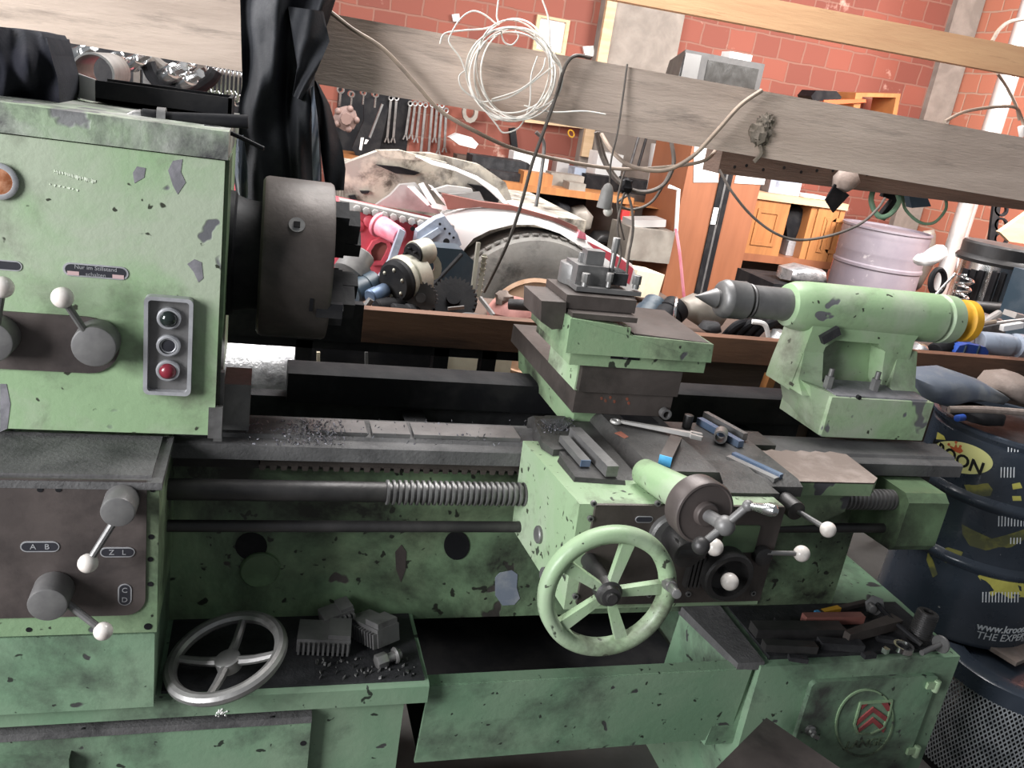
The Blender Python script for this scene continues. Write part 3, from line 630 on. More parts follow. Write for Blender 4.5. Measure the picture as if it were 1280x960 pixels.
# --- handwheel
HC = PY(760, 740, 1.02); hn = V((-.06, -1, .05)).normalized(); R = .101
def HP(r, a, h=0):
    q = X_-hn*X_.dot(hn); q.normalize(); w = q.cross(hn); w = -w if w.z < 0 else w
    return HC+q*(r*cos(a))+w*(r*sin(a))+hn*h
m = MB(); t = bmesh.new(); rows = []
prof = [(.0, -.014), (.004, -.016), (.0, -.016)]
cs_ = [(-.013, -.010), (-.012, .008), (-.004, .0135), (.006, .0125), (.011, .006), (.012, -.006), (.006, -.012), (-.004, -.014)]
for i in range(72):
    a = 2*pi*i/72; rows.append([t.verts.new(HP(R-.003+dr, a, h)) for dr, h in cs_])
for i in range(72):
    A, B = rows[i], rows[(i+1) % 72]
    for k in range(8): t.faces.new((A[k], A[(k+1) % 8], B[(k+1) % 8], B[k]))
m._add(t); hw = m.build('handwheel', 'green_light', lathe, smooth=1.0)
for i in range(5):
    a = rad(78+72*i); m = MB(); m.hexa([HP(.012, a-.55, -.006), HP(.012, a+.55, -.006), HP(.094, a+.11, -.009), HP(.094, a-.11, -.009), HP(.012, a-.55, .006), HP(.012, a+.55, .006), HP(.094, a+.11, .004), HP(.094, a-.11, .004)], .004)
    m.build('spoke', 'green_light', hw)
m = MB(); m.rev(HC-hn*.10, hn, [(0, .014), (.085, .014), (.087, .021), (.106, .021), (.109, .017), (.112, .016), (.116, .015), (.117, .009), (.122, .008), (.122, 0)], 32); m.build('hub', 'iron', hw)
p = HP(R-.006, rad(13), .008); e = PY(846, 743, p.y-.05)
m = MB(); m.cyl(p, p+(e-p)*.35, .0115, .009, 20); m.cyl(p+(e-p)*.35, e, .0072, .0072, 20, .001); m.build('crank_handle', 'steel', hw)
# --- cross feed dial with ball crank
dc = PY(883, 638, 1.01); db = PY(822, 604, 1.16)
dax = -Y_
m = MB(); m.cyl((.655, 1.215, .978), (.665, 1.045, 1.008), .024, .031, 32, .002); tb = m.build('feed_screw_sleeve', 'green', lathe)
dc = V((.663, 1.02, 1.006)); dn = V((.06, -1, .07)).normalized()
m = MB(); m.rev(dc, dn, [(-.032, .044), (-.03, .0495), (.002, .051), (.006, .049), (.007, .046), (.005, .044), (.005, .02), (.012, .019), (.014, .017), (.014, 0)], 56)
dial = m.build('feed_dial', 'plate_brown', lathe)
hub = PY(906, 657, .97); ball = PY(876, 682, .965); arm = PY(935, 632, .955); he = PY(972, 639, .915)
m = MB(); m.cyl(dc+dn*.012, hub, .010, .010, 20); m.sph(hub, .0155); m.tube([ball, hub, arm], .0062, 12, 1); m.sph(arm, .0085)
m.build('ball_crank', 'hub', dial)
MB().sph(ball, .0135).build('counterweight_ball', 'iron', dial)
d = he-arm; L = d.length; MB().rev(arm, d, [(0, .005), (L*.15, .0052), (L*.5, .0075), (L*.75, .0095), (L*.93, .008), (L, .0035), (L, 0)], 20).build('crank_grip', 'chrome', dial)
# --- cross slide
XS0, XS1 = .655, .805
m = MB(); m.ext([(XS0, 1.20, .955), (XS1, 1.20, .955), (XS1, 1.20, .968), (XS1-.012, 1.20, .988), (XS0+.012, 1.20, .988), (XS0, 1.20, .968)], (0, .66, 0), .002)
m.use(1).box((XS0+.05, 1.42, .9875), (XS1-.03, 1.50, .989))
m.use(2).ext([PZ(x, y, .9885) for x, y in ((768, 541), (776, 539), (786, 546), (781, 548), (774, 544))], (0, 0, -.001))
m.build('cross_slide', ['iron_slide', 'black', 'rust'], lathe)
m = MB(); m.hexa([(.625, 1.49, .93), (.80, 1.49, .93), (.80, 1.90, .93), (.625, 1.90, .93), (.615, 1.475, .99), (.80, 1.475, .99), (.80, 1.90, .99), (.615, 1.90, .99)], .003)
m.use(1).box((.604, 1.458, .989), (.815, 1.93, 1.033), .003)
m.use(2)
for x, y in ((752, 498), (757, 501), (763, 497), (768, 502), (786, 504), (784, 499)): m.slab(circ(x, y, 1.7, 2.2, 8), 1.4575, .001)
m.build('slide_rail', ['green_mid', 'iron_brown', 'rust'], lathe)
# --- compound rest
m = MB()
m.box((.606, 1.450, 1.036), (.82, 1.468, 1.092), .003); m.use(1).box((.603, 1.467, 1.033), (.82, 1.64, 1.105), .006)
cb = m.build('compound_base', ['iron_brown', 'green_light'], lathe)
m = MB()
zq = PY(700, 452, 1.45).z
m.ext([(.572, 1.44, 1.093), (.86, 1.44, 1.093), (.86, 1.44, 1.122), (.572, 1.44, 1.122)], (0, .22, 0), .004)
m.ext([(.556, 1.425, 1.12), (.862, 1.425, 1.12), (.862, 1.43, 1.156), (.68, 1.43, 1.162), (.68, 1.43, 1.176), (.556, 1.43, 1.186)], (0, .235, 0), .004)
c1 = PY(763, 448, 1.44); c2 = PY(801, 440, 1.44); m.use(1).box((c1.x, 1.4385, c1.z), (c2.x, 1.45, c2.z-.002)); m.use(2).cyl(((c1.x+c2.x)/2, 1.436, (c1.z+c2.z)/2), ((c1.x+c2.x)/2, 1.45, (c1.z+c2.z)/2), .007, seg=6)
m.use(3).hexa([(.69, 1.432, 1.150), (.862, 1.432, 1.150), (.862, 1.655, 1.150), (.69, 1.655, 1.150), (.69, 1.436, 1.165), (.855, 1.436, 1.157), (.855, 1.65, 1.165), (.69, 1.65, 1.168)], .003)
cr = m.build('compound_rest', ['green_mid', 'black', 'steel_grey', 'iron_brown'], lathe)
def fbox(m, px0, px1, Y, dep, b=.002):
    a, c = PY(*px0, Y), PY(*px1, Y); m.box((a.x, Y, c.z), (c.x, Y+dep, a.z), b); return m
m = MB(); m.box((.556, 1.47, 1.195), (.70, 1.60, 1.221), .003); fbox(m, (716, 391), (796, 404), 1.44, .16, .003)
m.ext([PY(x, y, 1.465) for x, y in ((677, 376), (676, 402), (690, 412), (707, 410), (708, 378))], (0, .12, 0), .003)
m.build('top_slide', 'iron_brown', lathe)
# --- tool post
TY = 1.52
zt = 1.221
c = PY(714, 374, 1.58); m = MB(); m.cyl((c.x+.008, 1.58, zt), (c.x+.008, 1.58, PY(714, 328, 1.58).z), .042, seg=36, b=.003)
fbox(m, (723, 331), (757, 358), 1.52, .07, .003)
tp = m.build('tool_post', 'steel_grey', lathe)
m = MB(); fbox(m, (735, 313), (754, 333), 1.535, .03, .003); m.build('square_nut', 'steel_grey', tp)
m = MB(); fbox(m, (721, 358), (801, 371), 1.495, .075, .002); m.build('clamp_plate', 'steel_grey', tp)
m = MB(); fbox(m, (712, 374), (777, 382), 1.485, .05, .001); m.build('packing_strip', 'steel', tp)
def bolt(x, y0, y1, Y, rpx, hexh=.4, mat='steel_grey'):
    a, b = PY(x, y0, Y), PY(x, y1, Y); r = rpx*SC(x, y0, Y)
    a = V((b.x, Y, a.z)); b = V((b.x, Y, b.z)); m = MB(); L = (a-b).length
    m.cyl(b, b+Z_*L*(1-hexh), r*.7, seg=14); m.cyl(b+Z_*L*(1-hexh), a, r, r, 8, .0006); m.build('clamp_bolt', mat, tp)
bolt(760, 296, 358, 1.53, 5, .3, 'steel'); bolt(725, 315, 335, 1.56, 4.5, .9, 'steel_grey'); bolt(720, 333, 350, 1.54, 5, .5, 'steel')
bolt(730, 341, 359, 1.505, 5.5, .65, 'steel'); bolt(760, 341, 359, 1.505, 4.5, .6, 'steel'); bolt(794, 344, 361, 1.505, 6, .65)
bolt(729, 371, 376, 1.50, 4, .5); bolt(758, 371, 382, 1.50, 4, .6, 'steel'); bolt(788, 371, 384, 1.50, 4, .6, 'steel')
m = MB(); fbox(m, (763, 341), (783, 358), 1.51, .04, .003); p = PY(773, 340, 1.53); m.sph(p, .014, (1, .8, .5), 10, 7, .2); m.build('tool_holder', 'soot', tp)
# --- tailstock
TX0, TX1 = 1.205, 1.478
m = MB()
m.ext([(TX0, 1.475, .952), (TX1, 1.475, .952), (TX1, 1.475, 1.045), (TX0, 1.475, 1.045)], (0, .17, 0), .006)
def leg(x0, x1, xt0, xt1):
    m.hexa([(x0, 1.50, 1.03), (x1, 1.50, 1.03), (x1, 1.74, 1.03), (x0, 1.74, 1.03), (xt0, 1.56, 1.20), (xt1, 1.56, 1.20), (xt1, 1.66, 1.20), (xt0, 1.66, 1.20)], .02)
li, ri_, ro_ = PY(1031, 440, 1.555).x, PY(1112, 440, 1.555).x, PY(1140, 440, 1.555).x
lo_x = 1.163
prof = [(lo_x-.012, 1.03), (lo_x-.008, 1.07), (lo_x, 1.12), (lo_x+.006, 1.17), (lo_x, 1.205), (ro_+.02, 1.205), (ro_-.002, 1.165), (ro_, 1.11), (ro_+.02, 1.06), (ro_+.045, 1.03),
        (ri_+.02, 1.03), (ri_+.004, 1.06), (ri_-.006, 1.10), (ri_-.012, 1.135), (ri_-.035, 1.152), (li+.02, 1.152), (li-.002, 1.135), (li-.006, 1.10), (li+.004, 1.06), (li+.02, 1.03)]
m.ext([(x, 1.555, z) for x, z in prof], (0, .10, 0), .012, 3)
for xa_, xb_ in ((lo_x-.012, li+.012), (ri_+.012, ro_+.035)):
    m.ext([(xa_, 1.505, 1.035), (xb_, 1.505, 1.035), (xb_-.010, 1.54, 1.06), (xb_-.016, 1.56, 1.14), (xa_+.016, 1.56, 1.14), (xa_+.006, 1.54, 1.06)], (0, .08, 0), .012, 3)
m.box((TX0+.03, 1.605, 1.03), (TX1-.03, 1.64, 1.16), .006)
m.hexa([(TX0-.005, 1.49, .955), (TX0+.03, 1.48, .955), (TX0+.03, 1.64, .955), (TX0+.01, 1.64, .955), (TX0-.045, 1.50, 1.06), (TX0+.02, 1.48, 1.045), (TX0+.02, 1.64, 1.05), (TX0-.04, 1.64, 1.06)], .012)
m.rev((1.118, AX.y, AX.z), X_, [(0, .038), (.004, .047), (.02, .053), (.05, .0555), (.40, .0575), (.405, .052), (.412, .052), (.417, .0575), (.45, .056), (.455, .05), (.455, 0)], 56)
q = PY(1046, 423, 1.52); m.use(1).obox((q.x, 1.545, q.z), (1, 0, .7), Y_, (-.7, 0, 1), .045, .012, .02, .004)
m.use(2).hexa([(TX0+.012, 1.482, 1.042), (TX1-.012, 1.482, 1.042), (TX1-.012, 1.57, 1.042), (TX0+.012, 1.57, 1.042), (TX0+.015, 1.484, 1.048), (TX1-.012, 1.484, 1.048), (TX1-.012, 1.57, 1.056), (TX0+.012, 1.57, 1.056)], .002)
ts = m.build('tailstock', ['green', 'soot', 'chipgrey'], lathe)
for x, y in ((1040, 463), (1098, 467)):
    c = PY(x, y, 1.525); m = MB(); m.cyl((c.x, 1.525, 1.05), (c.x, 1.525, 1.078), .011, seg=6); m.cyl((c.x, 1.525, 1.05), (c.x, 1.525, 1.095), .006, seg=12); m.build('clamp_nut', 'steel_grey', ts)
m = MB(); m.rev((1.02, AX.y, AX.z), X_, [(0, .037), (.003, .0385), (.004, .034), (.008, .034), (.009, .036), (.12, .036)], 40); m.build('quill', 'steel_grey', ts)
m = MB(); m.rev((.893, AX.y, AX.z), X_, [(0, .001), (.048, .0215), (.049, .019), (.056, .019), (.057, .031), (.062, .038), (.072, .042), (.076, .042), (.077, .0415), (.118, .0415), (.122, .038), (.128, .030)], 48); m.build('live_center', 'steel_grey', ts)
m = MB(); c = PY(1074, 497, 1.474); m.cyl((c.x, 1.472, c.z), (c.x, 1.48, c.z), .005, seg=12); m.build('oil_hole', 'black', ts)
m = MB(); m.rev((1.573, AX.y, AX.z), X_, [(0, .03), (.02, .028), (.03, .05), (.05, .05), (.05, 0)], 32); m.build('end_flange', 'yellow', ts)
# ------------------------------------------------------------------ beams overhead
def beamz(x): return 1.518-.013*x
m = MB(); m.hexa([(-1.1, 2.1, beamz(-1.1)), (WX-.02, 2.1, beamz(WX)), (WX-.02, 2.15, beamz(WX)), (-1.1, 2.15, beamz(-1.1)), (-1.1, 2.1, beamz(-1.1)+.140), (WX-.02, 2.1, beamz(WX)+.215), (WX-.02, 2.15, beamz(WX)+.215), (-1.1, 2.15, beamz(-1.1)+.140)], .004)
m.build('wooden_beam', 'beamwood', None, 'wide grey rough-sawn wooden beam crossing behind the lathe at head height', 'beam')
zl, zr = PY(900, 217, 2.35).z, PY(1280, 259, 2.35).z
m = MB(); xl = PY(897, 217, 2.35).x; m.hexa([(xl, 2.35, zl), (WX-.02, 2.35, zr+.05), (WX-.02, 2.45, zr+.05), (xl, 2.45, zl), (xl, 2.35, zl+.09), (WX-.02, 2.35, zr+.14), (WX-.02, 2.45, zr+.14), (xl, 2.45, zl+.09)], .004)
m.use(1)
for i in range(9):
    p = PY(915+i*21+random.uniform(-4, 4), 208+i*1.3+random.uniform(-3, 2), 2.349); m.cyl((p.x, 2.3492, p.z), (p.x, 2.352, p.z), .005, seg=10)
m.build('wooden_beam', ['darkwood', 'black'], None, 'dark brown plank with nail holes below and behind the grey beam', 'beam')
a, b, c, d = PY(700, -13, 3.0), PY(1340, 107, 3.0), PY(1340, 70, 3.0), PY(700, -52, 3.0)
MB().ext([a, b, c, d], (0, .05, 0), .003).build('wooden_plank', 'plankwood', None, 'orange new wooden plank at the top right of the brick wall', 'plank')
m = MB(); p = PY(950, 166, 2.095); m.sph(p, .03, (1, .5, 1.1), noise=.25); m.sph(p+V((.01, 0, .03)), .02, (1, .5, 1), noise=.3)
m.tube([p+V((.0, 0, -.02)), p+V((.015, -.005, -.05)), p+V((0, -.004, -.075))], .006, 6, 3)
m.build('dust_clump', 'dust', None, 'brown clump of dusty cobweb stuck to the face of the grey beam', 'dust')
# ------------------------------------------------------------------ jacket on the beam
def lerp(a, b, t): return a+(b-a)*t
def curve(pts, v):
    v *= len(pts)-1; i = min(int(v), len(pts)-2); return lerp(pts[i], pts[i+1], v-i)
Lx = [302, 300, 301, 302, 303, 297, 291, 290, 295, 300]; Rx = [430, 424, 412, 398, 394, 396, 402, 404, 404, 402]
jk = thing('jacket', 'black fabric jacket hanging in folds over the grey beam', 'jacket', PY(350, 240, 2.04))
def jf(u, v):
    x = lerp(curve(Lx, v), curve(Rx, v), u)-6*v*sin(u*9); y = -45+v*325+6*sin(u*5+v*4)
    f = .024*sin(u*12+v*1.5)+.007*sin(u*27-v*5+1)+.012*sin(v*8+u*6)+.011*sin(u*9+v*17)
    return PY(x, y, 2.015+f-.015*sin(pi*u))
MB().sheet(jf, 80, 60, (0, .045, 0)).build('jacket_body', 'cloth_black', jk, smooth=1.2)
def sf(u, v):
    x = lerp(curve([388, 392, 396, 400, 404, 408], v), curve([398, 412, 420, 428, 432, 430], v), u); y = 96+v*142+8*u*(1-v)
    return PY(x, y, 2.06+.012*sin(u*6+v*5)-.02*sin(pi*u))
MB().sheet(sf, 16, 30, (0, .03, 0)).build('sleeve', 'cloth_black', jk, smooth=1.2)
def sf2(u, v):
    x = lerp(curve([360, 366, 372, 366], v), curve([404, 412, 396, 378], v), u); y = 8+v*112+6*u
    return PY(x, y, 1.975+.012*sin(u*7+v*7)-.012*sin(pi*u))
MB().sheet(sf2, 16, 24, (0, .03, 0)).build('sleeve', 'cloth_black', jk, smooth=1.2)
def lf(u, v):
    x = lerp(curve([389, 390, 390, 391], v), curve([392, 397, 399, 400], v), u); y = 108+v*118
    return PY(x, y, 1.97+.006*sin(v*9+u*4))
MB().sheet(lf, 6, 24, (0, .01, 0)).build('lining', 'cloth_grey', jk, smooth=1.2)
def lf2(u, v):
    x = lerp(curve([291, 292, 298, 302], v), curve([304, 309, 310, 306], v), u); y = 170+v*110
    return PY(x, y, 1.96+.012*sin(u*8+v*5))
MB().sheet(lf2, 12, 24, (0, .02, 0)).build('hem', 'cloth_grey', jk, smooth=1.2)
# ------------------------------------------------------------------ things on the headstock
zt = 1.443
m = MB(); t = bmesh.new()
def capf(u, v):
    x = lerp(-60, curve([58, 62, 66, 72, 74, 74], v), u); top = curve([34, 36, 32, 40, 60, 100], .2+.8*u) if u > .5 else 34-4*u
    y = lerp(36+7*sin(u*9)*.6, 134, v) if u < .97 else lerp(44, 134, v)
    return PY(x, y+2*sin(u*14+v*8), 1.52-.05*sin(pi*min(1, v*1.1))+.012*sin(u*11+v*7)+.01*sin(u*23))
m.sheet(capf, 40, 24, (0, .16, 0)); m.build('work_cap', 'cloth_navy', None, 'dark navy cloth bundled on top of the headstock at the left edge', 'cloth', smooth=1.2)
bx = thing('tool_tray', 'black metal tool tray with a white end lying on top of the headstock', 'tray', (-.15, 1.62, zt))
a, b = PY(118, 100, 1.60), PY(290, 123, 1.60); lo = PY(118, 134, 1.60); lo2 = PY(288, 152, 1.60)
m = MB(); P = [(a.x, 1.60, a.z), (b.x, 1.60, b.z), (b.x, 1.60, zt+.002), (a.x, 1.60, zt+.002)]
m.ext(P, (0, .006, 0), .001); m.ext([V(p)+V((0, .12, 0)) for p in P], (0, .006, 0), .001); m.box((a.x, 1.60, zt+.002), (b.x, 1.726, zt+.008)); m.box((b.x-.006, 1.60, zt+.002), (b.x, 1.726, b.z), .001)
m.build('tray_body', 'black', bx)
c = PY(96, 97, 1.66); e = PY(98, 130, 1.66)
MB().ext([(a.x+.001, 1.599, a.z+.001), (a.x+.001, 1.599, zt+.002), (e.x, 1.64, zt+.002), (c.x, 1.64, a.z+.006)], (0, .006, 0), .001).build('tray_end', 'paper', bx)
c = PY(116, 92, 1.80); MB().pipe(c, c+V((0, .2, 0)), .037, .033, 36).build('pipe_offcut', 'steel', None, 'round pipe end standing behind the white-ended tool tray', 'pipe')
sh_ = thing('boring_bar', 'black round shaft with grey tip and collars lying on the headstock', 'shaft', PZ(230, 150, zt))
Ysh = 1.47
p = [PY(x, y, Ysh) for x, y in ((150, 148), (178, 146), (197, 148), (208, 149), (310, 152))]
MB().rev(p[0], p[1]-p[0], [(0, .003), ((p[1]-p[0]).length*.7, .011), ((p[1]-p[0]).length, .011)], 20).build('cone_tip', 'steel', sh_)
m = MB(); m.cyl(p[1], p[2], .0125, b=.001); m.build('collar', 'black', sh_)
m = MB(); m.pipe(p[2], p[3], .017, .0145); m.build('collar', 'steel', sh_, 'bright ring collar')
MB().cyl(p[2], p[4], .0105, seg=20).build('shaft_rod', 'black', sh_)
MB().tube([PY(255, 158, 1.44), PY(285, 165, 1.44), PY(330, 186, 1.42)], .0035, 8).build('hook_rod', 'black', None, 'thin black rod sticking out past the headstock towards the chuck', 'rod')
# hanging tools behind (between beam and headstock)
random.seed(3)
for i in range(9):
    x = 262+i*5.2; y = 95+i*1.0; Y = 3.2
    m = MB(); a, b = PY(x, y-12, Y), PY(x-1.5, y+24+random.uniform(-6, 4), Y); m.bar(a, b, .010, .006, .001); m.torus(a, Y_, .014, .005, 16, 6); m.torus(b, Y_, .011, .004, 16, 6)
    m.build('spanner', 'chrome', None, 'small chrome spanner in the row hanging left of the jacket', 'spanner', 'spanners left of the jacket')
m = MB(); m.tube([PY(x, y, 3.0) for x, y in ((185, 78), (192, 95), (210, 110), (240, 112), (262, 100), (270, 88))], .022, 10); m.build('rubber_hose', 'black', None, 'thick black hose hanging below the beam left of the jacket', 'hose')
m = MB(); m.tube([PY(x, y, 3.05) for x, y in ((190, 72), (205, 85), (230, 90), (255, 82))], .018, 10); m.build('rubber_hose', 'cable_dark', None, 'grey-brown hose looped above the thick black hose', 'hose')
m = MB(); m.tube([PY(x, y, 3.0) for x, y in ((137, 80), (140, 70), (150, 68), (155, 80), (158, 100))], .010, 8); m.build('wire_loop', 'chrome', None, 'bright bent wire loop beside the pipe end', 'wire')
for i, (x0, y0, x1, y1) in enumerate(((172, 66, 172, 106), (184, 70, 186, 108))):
    MB().bar(PY(x0, y0, 3.1), V((PY(x1, y1, 3.1).x, 3.1, 0)), .034, .02, .003).build('metal_post', 'hub' if i else 'cable_dark', None, ('brown upright bar behind the tool tray', 'grey upright bar beside the brown one behind the tool tray')[i], 'bar')
for i, (x, y, r, n) in enumerate(((98, 72, .03, 'bright fitting at the edge of the dark cloth'), (208, 95, .032, 'bright round fitting in front of the black hose'), (230, 83, .026, 'small bright fitting above the black hose'), (228, 104, .03, 'bright fitting right below the hose loop'), (166, 80, .026, 'bright fitting beside the brown upright bar'))):
    m = MB(); p = PY(x, y, 3.0); m.cyl(p, p+V((.03, -.06, .02)), r, r*.8, 12, .004); m.cyl(p+V((.02, -.05, .015)), p+V((.06, -.1, .04)), r*.5, r*.5, 6); m.build('pipe_fitting', 'chrome', None, n, 'fitting')
pb = thing('tool_board', 'dark board behind the hanging tools at the left', 'board', PY(200, 130, 3.3))
m = MB(); a, b = PY(40, 50, 3.3), PY(330, 180, 3.3); m.box((a.x, 3.3, b.z-.2), (b.x, 3.33, a.z+.05), .004); m.build('board_panel', 'black', pb)
for x_ in (a.x+.05, b.x-.1): MB().box((x_, 3.332, 0), (x_+.05, 3.37, a.z), .003).build('post', 'darkwood', pb)
# ------------------------------------------------------------------ loose things on the lathe
def lw():
    c = PZ(283, 820, .576); n = V((-.30, -.10, 1)).normalized(); o = MB(); R = .094
    o.torus(c, n, R, .0115, 64, 10); q = n.orthogonal().normalized(); w_ = n.cross(q)
    r = o.build('loose_handwheel', 'steel', None, 'loose bare steel handwheel lying on the left ledge below the levers', 'handwheel', origin=(c.x, c.y, .53))
    for i in range(4):
        d = q*cos(.5+pi/2*i)+w_*sin(.5+pi/2*i); MB().tube([c+d*.015-n*.012, c+d*.05-n*.010, c+d*R], .009, 8, 3, r1=.007).build('spoke', 'steel', r)
    MB().rev(c-n*.025, n, [(0, .022), (.02, .022), (.022, .019), (.022, 0)], 24).build('hub', 'steel', r)
lw()
def jawblk(name, cx, cy, Z, ang, L, w_, h, lab, tilt=0):
    c = PZ(cx, cy, Z); u = V((cos(ang), sin(ang), tilt)).normalized(); v = V((-sin(ang), cos(ang), 0)); n = u.cross(v); c.z = Z+h/2
    m = MB(); m.obox(c, u, v, n, L, w_, h, .003); m.obox(c+u*L*.28+n*h*.5, u, v, n, L*.42, w_*.9, h*.6, .002)
    k = int(L/.0085)
    for i in range(k): m.obox(c-u*L/2+u*(i+.5)*L/k-v*(w_/2+.004)-n*h*.1, u, v, n, .0042, .010, h*.8, .0008)
    return m.build(name, 'steel_grey', None, lab, 'chuck jaw')
jawblk('chuck_jaw', 405, 803, .532, -.12, .098, .062, .028, 'grey steel chuck jaw with its teeth facing the camera')
jawblk('chuck_jaw', 466, 795, .532, -1.05, .095, .05, .036, 'stepped grey chuck jaw leaning beside the toothed one', .25)
jawblk('chuck_jaw', 420, 774, .545, .3, .06, .04, .024, 'rear grey chuck jaw half hidden behind the other two', .2)
c = PZ(470, 828, .54); d = V((1, .35, .1)).normalized(); m = MB(); m.cyl(c, c+d*.022, .014, seg=6, b=.002); m.cyl(c+d*.02, c+d*.05, .009, seg=14); m.torus(c+d*.04, d, .012, .004, 16, 6); m.build('hex_bolt', 'steel', None, 'short hexagon bolt in front of the chuck jaws on the ledge', 'bolt')
random.seed(11)
m = MB()
for i in range(60):
    p = PZ(random.uniform(395, 520), random.uniform(822, 848), .530); r = random.uniform(.0008, .0028); m.obox(p+Z_*r*.5, (random.random()-.5, random.random()-.5, .2), (0.3, 1, 0), (0, .2, 1), r*2.4, r*2, r*1.3)
m.build('metal_crumbs', 'steel_grey', None, 'scattered metal crumbs on the left ledge in front of the jaws', 'swarf', kind='stuff')
m = MB(); c = PY(277, 889, 1.252)
for i in range(40): m.sph(c+V((random.gauss(0, .005), random.uniform(-.003, .001), random.gauss(0, .004))), .0017, u=6, v=4)
m.build('white_fluff', 'paper', None, 'small white fluffy speck stuck on the pedestal edge under the loose handwheel', 'fluff', kind='stuff')
m = MB()
for i in range(520):
    px_ = random.gauss(390, 28) if i < 380 else random.uniform(305, 660); py_ = random.uniform(524, 556)
    if px_ > 432 and i < 380: continue
    p = PZ(px_, py_, .9395); r = random.uniform(.0008, .0022); m.obox(p, (random.random()-.5, random.random()-.5, random.random()-.5), (0.3, 1, 0), (0, .2, 1), r*2.6, r*1.6, r)
for i in range(260):
    p = PZ(random.gauss(693, 9), random.gauss(532, 4), .9665); r = random.uniform(.0008, .0022); m.obox(p, (random.random()-.5, random.random()-.5, random.random()-.5), (0.3, 1, 0), (0, .2, 1), r*2.6, r*1.6, r)
m.build('swarf', 'swarf', None, 'fine grey metal chips strewn along the front bed way', 'swarf', kind='stuff')
# saddle-top tools
Z1 = .968
def barpx(name, p0, p1, Z, w_, h, mats, lab, cat, tip=None):
    a, b = PZ(*p0, Z), PZ(*p1, Z); a.z = b.z = Z+h/2; m = MB(); m.bar(a, b, w_, h, .0012)
    if tip: m.use(1); d = (b-a).normalized(); m.bar(b-d*.001, b+d*.0015, w_*1.01, h*1.01, .0008)
    return m.build(name, mats, None, lab, cat)
barpx('tool_bit', (704, 552), (731, 583), Z1, .018, .012, ['steel_grey', 'bluebar'], 'short grey tool bit with a bluish end on the left saddle wing', 'tool bit', True)
barpx('tool_bit', (717, 546), (764, 596), Z1, .022, .020, 'steel_grey', 'longer square grey tool bit beside the bluish-ended one', 'tool bit')
barpx('tool_bit', (843, 556), (830, 582), .988, .022, .018, ['iron_brown', 'bluetip'], 'square tool bit with a bright blue end on the cross slide', 'tool bit', True)
ZW = .992
a, b = PZ(770, 527, ZW), PZ(869, 547, ZW); d = (b-a).normalized(); sd = V((-d.y, d.x, 0))
m = MB(); m.torus(a, Z_, .0085, .0035, 24, 8); m.hexa([a+d*.009-sd*.004, b-d*.009-sd*.005, b-d*.009+sd*.005, a+d*.009+sd*.004, a+d*.009-sd*.004+Z_*.005, b-d*.009-sd*.005+Z_*.009, b-d*.009+sd*.005+Z_*.009, a+d*.009+sd*.004+Z_*.005], .0015)
for s in (-1, 1): m.hexa([b-d*.012+sd*s*.003, b+d*.013+sd*s*.006, b+d*.011+sd*s*.012, b-d*.01+sd*s*.011, b-d*.012+sd*s*.003+Z_*.009, b+d*.013+sd*s*.006+Z_*.008, b+d*.011+sd*s*.012+Z_*.008, b-d*.01+sd*s*.011+Z_*.009], .001)
m.build('combination_spanner', 'galv', None, 'shiny combination spanner lying across the cross slide', 'spanner')
ZS = .962
a, b = PZ(873, 530, ZS), PZ(925, 560, ZS); m = MB()
m.bar(a+Z_*.008, b+Z_*.008, .015, .014, .002); m.build('tool_bit', 'bluebar', None, 'bluish steel bar behind the ring spacer right of the cross slide', 'tool bit')
a, b = PZ(880, 524, ZS), PZ(930, 552, ZS); m = MB(); m.bar(a+Z_*.01, b+Z_*.01, .013, .016, .002); m.build('tool_bit', 'steel_grey', None, 'grey square bar lying alongside the bluish bar right of the cross slide', 'tool bit')
p = PZ(898, 556, ZS)+Z_*.016; n = (CAM-p); n.z = .05; n.normalize(); m = MB(); m.pipe(p, p-n*.035, .0135, .010, 28); m.build('tube_spacer', 'steel', None, 'short steel tube with its bright open end facing the camera', 'tube')
p = PZ(858, 534, ZS); m = MB(); m.cyl(p, p+Z_*.028, .010, seg=20, b=.002); m.build('steel_pin', 'iron', None, 'dark upright pin beside the tube spacer on the saddle', 'pin')
p = PY(829, 510, 1.46); m = MB(); m.pipe((p.x, 1.44, 1.0), (p.x, 1.455, 1.0), .011, .007, 24); m.build('steel_ring', 'steel_grey', None, 'small grey ring at the foot of the compound block', 'ring')
a, b = PZ(915, 574, .956), PZ(975, 602, .956); m = MB(); d = (b-a).normalized(); sd = V((-d.y, d.x, 0))
m.bar(a+Z_*.008, b+Z_*.008, .012, .014, .002); m.build('tool_bit', 'bluebar', None, 'blue-grey bar on the right side of the saddle nearest the lever', 'tool bit')
m = MB(); m.bar(a+Z_*.006-sd*.016, b+Z_*.006-sd*.016, .016, .010, .001); m.build('tool_bit', 'steel', None, 'bright flat bar in front of the blue-grey bar on the saddle', 'tool bit')
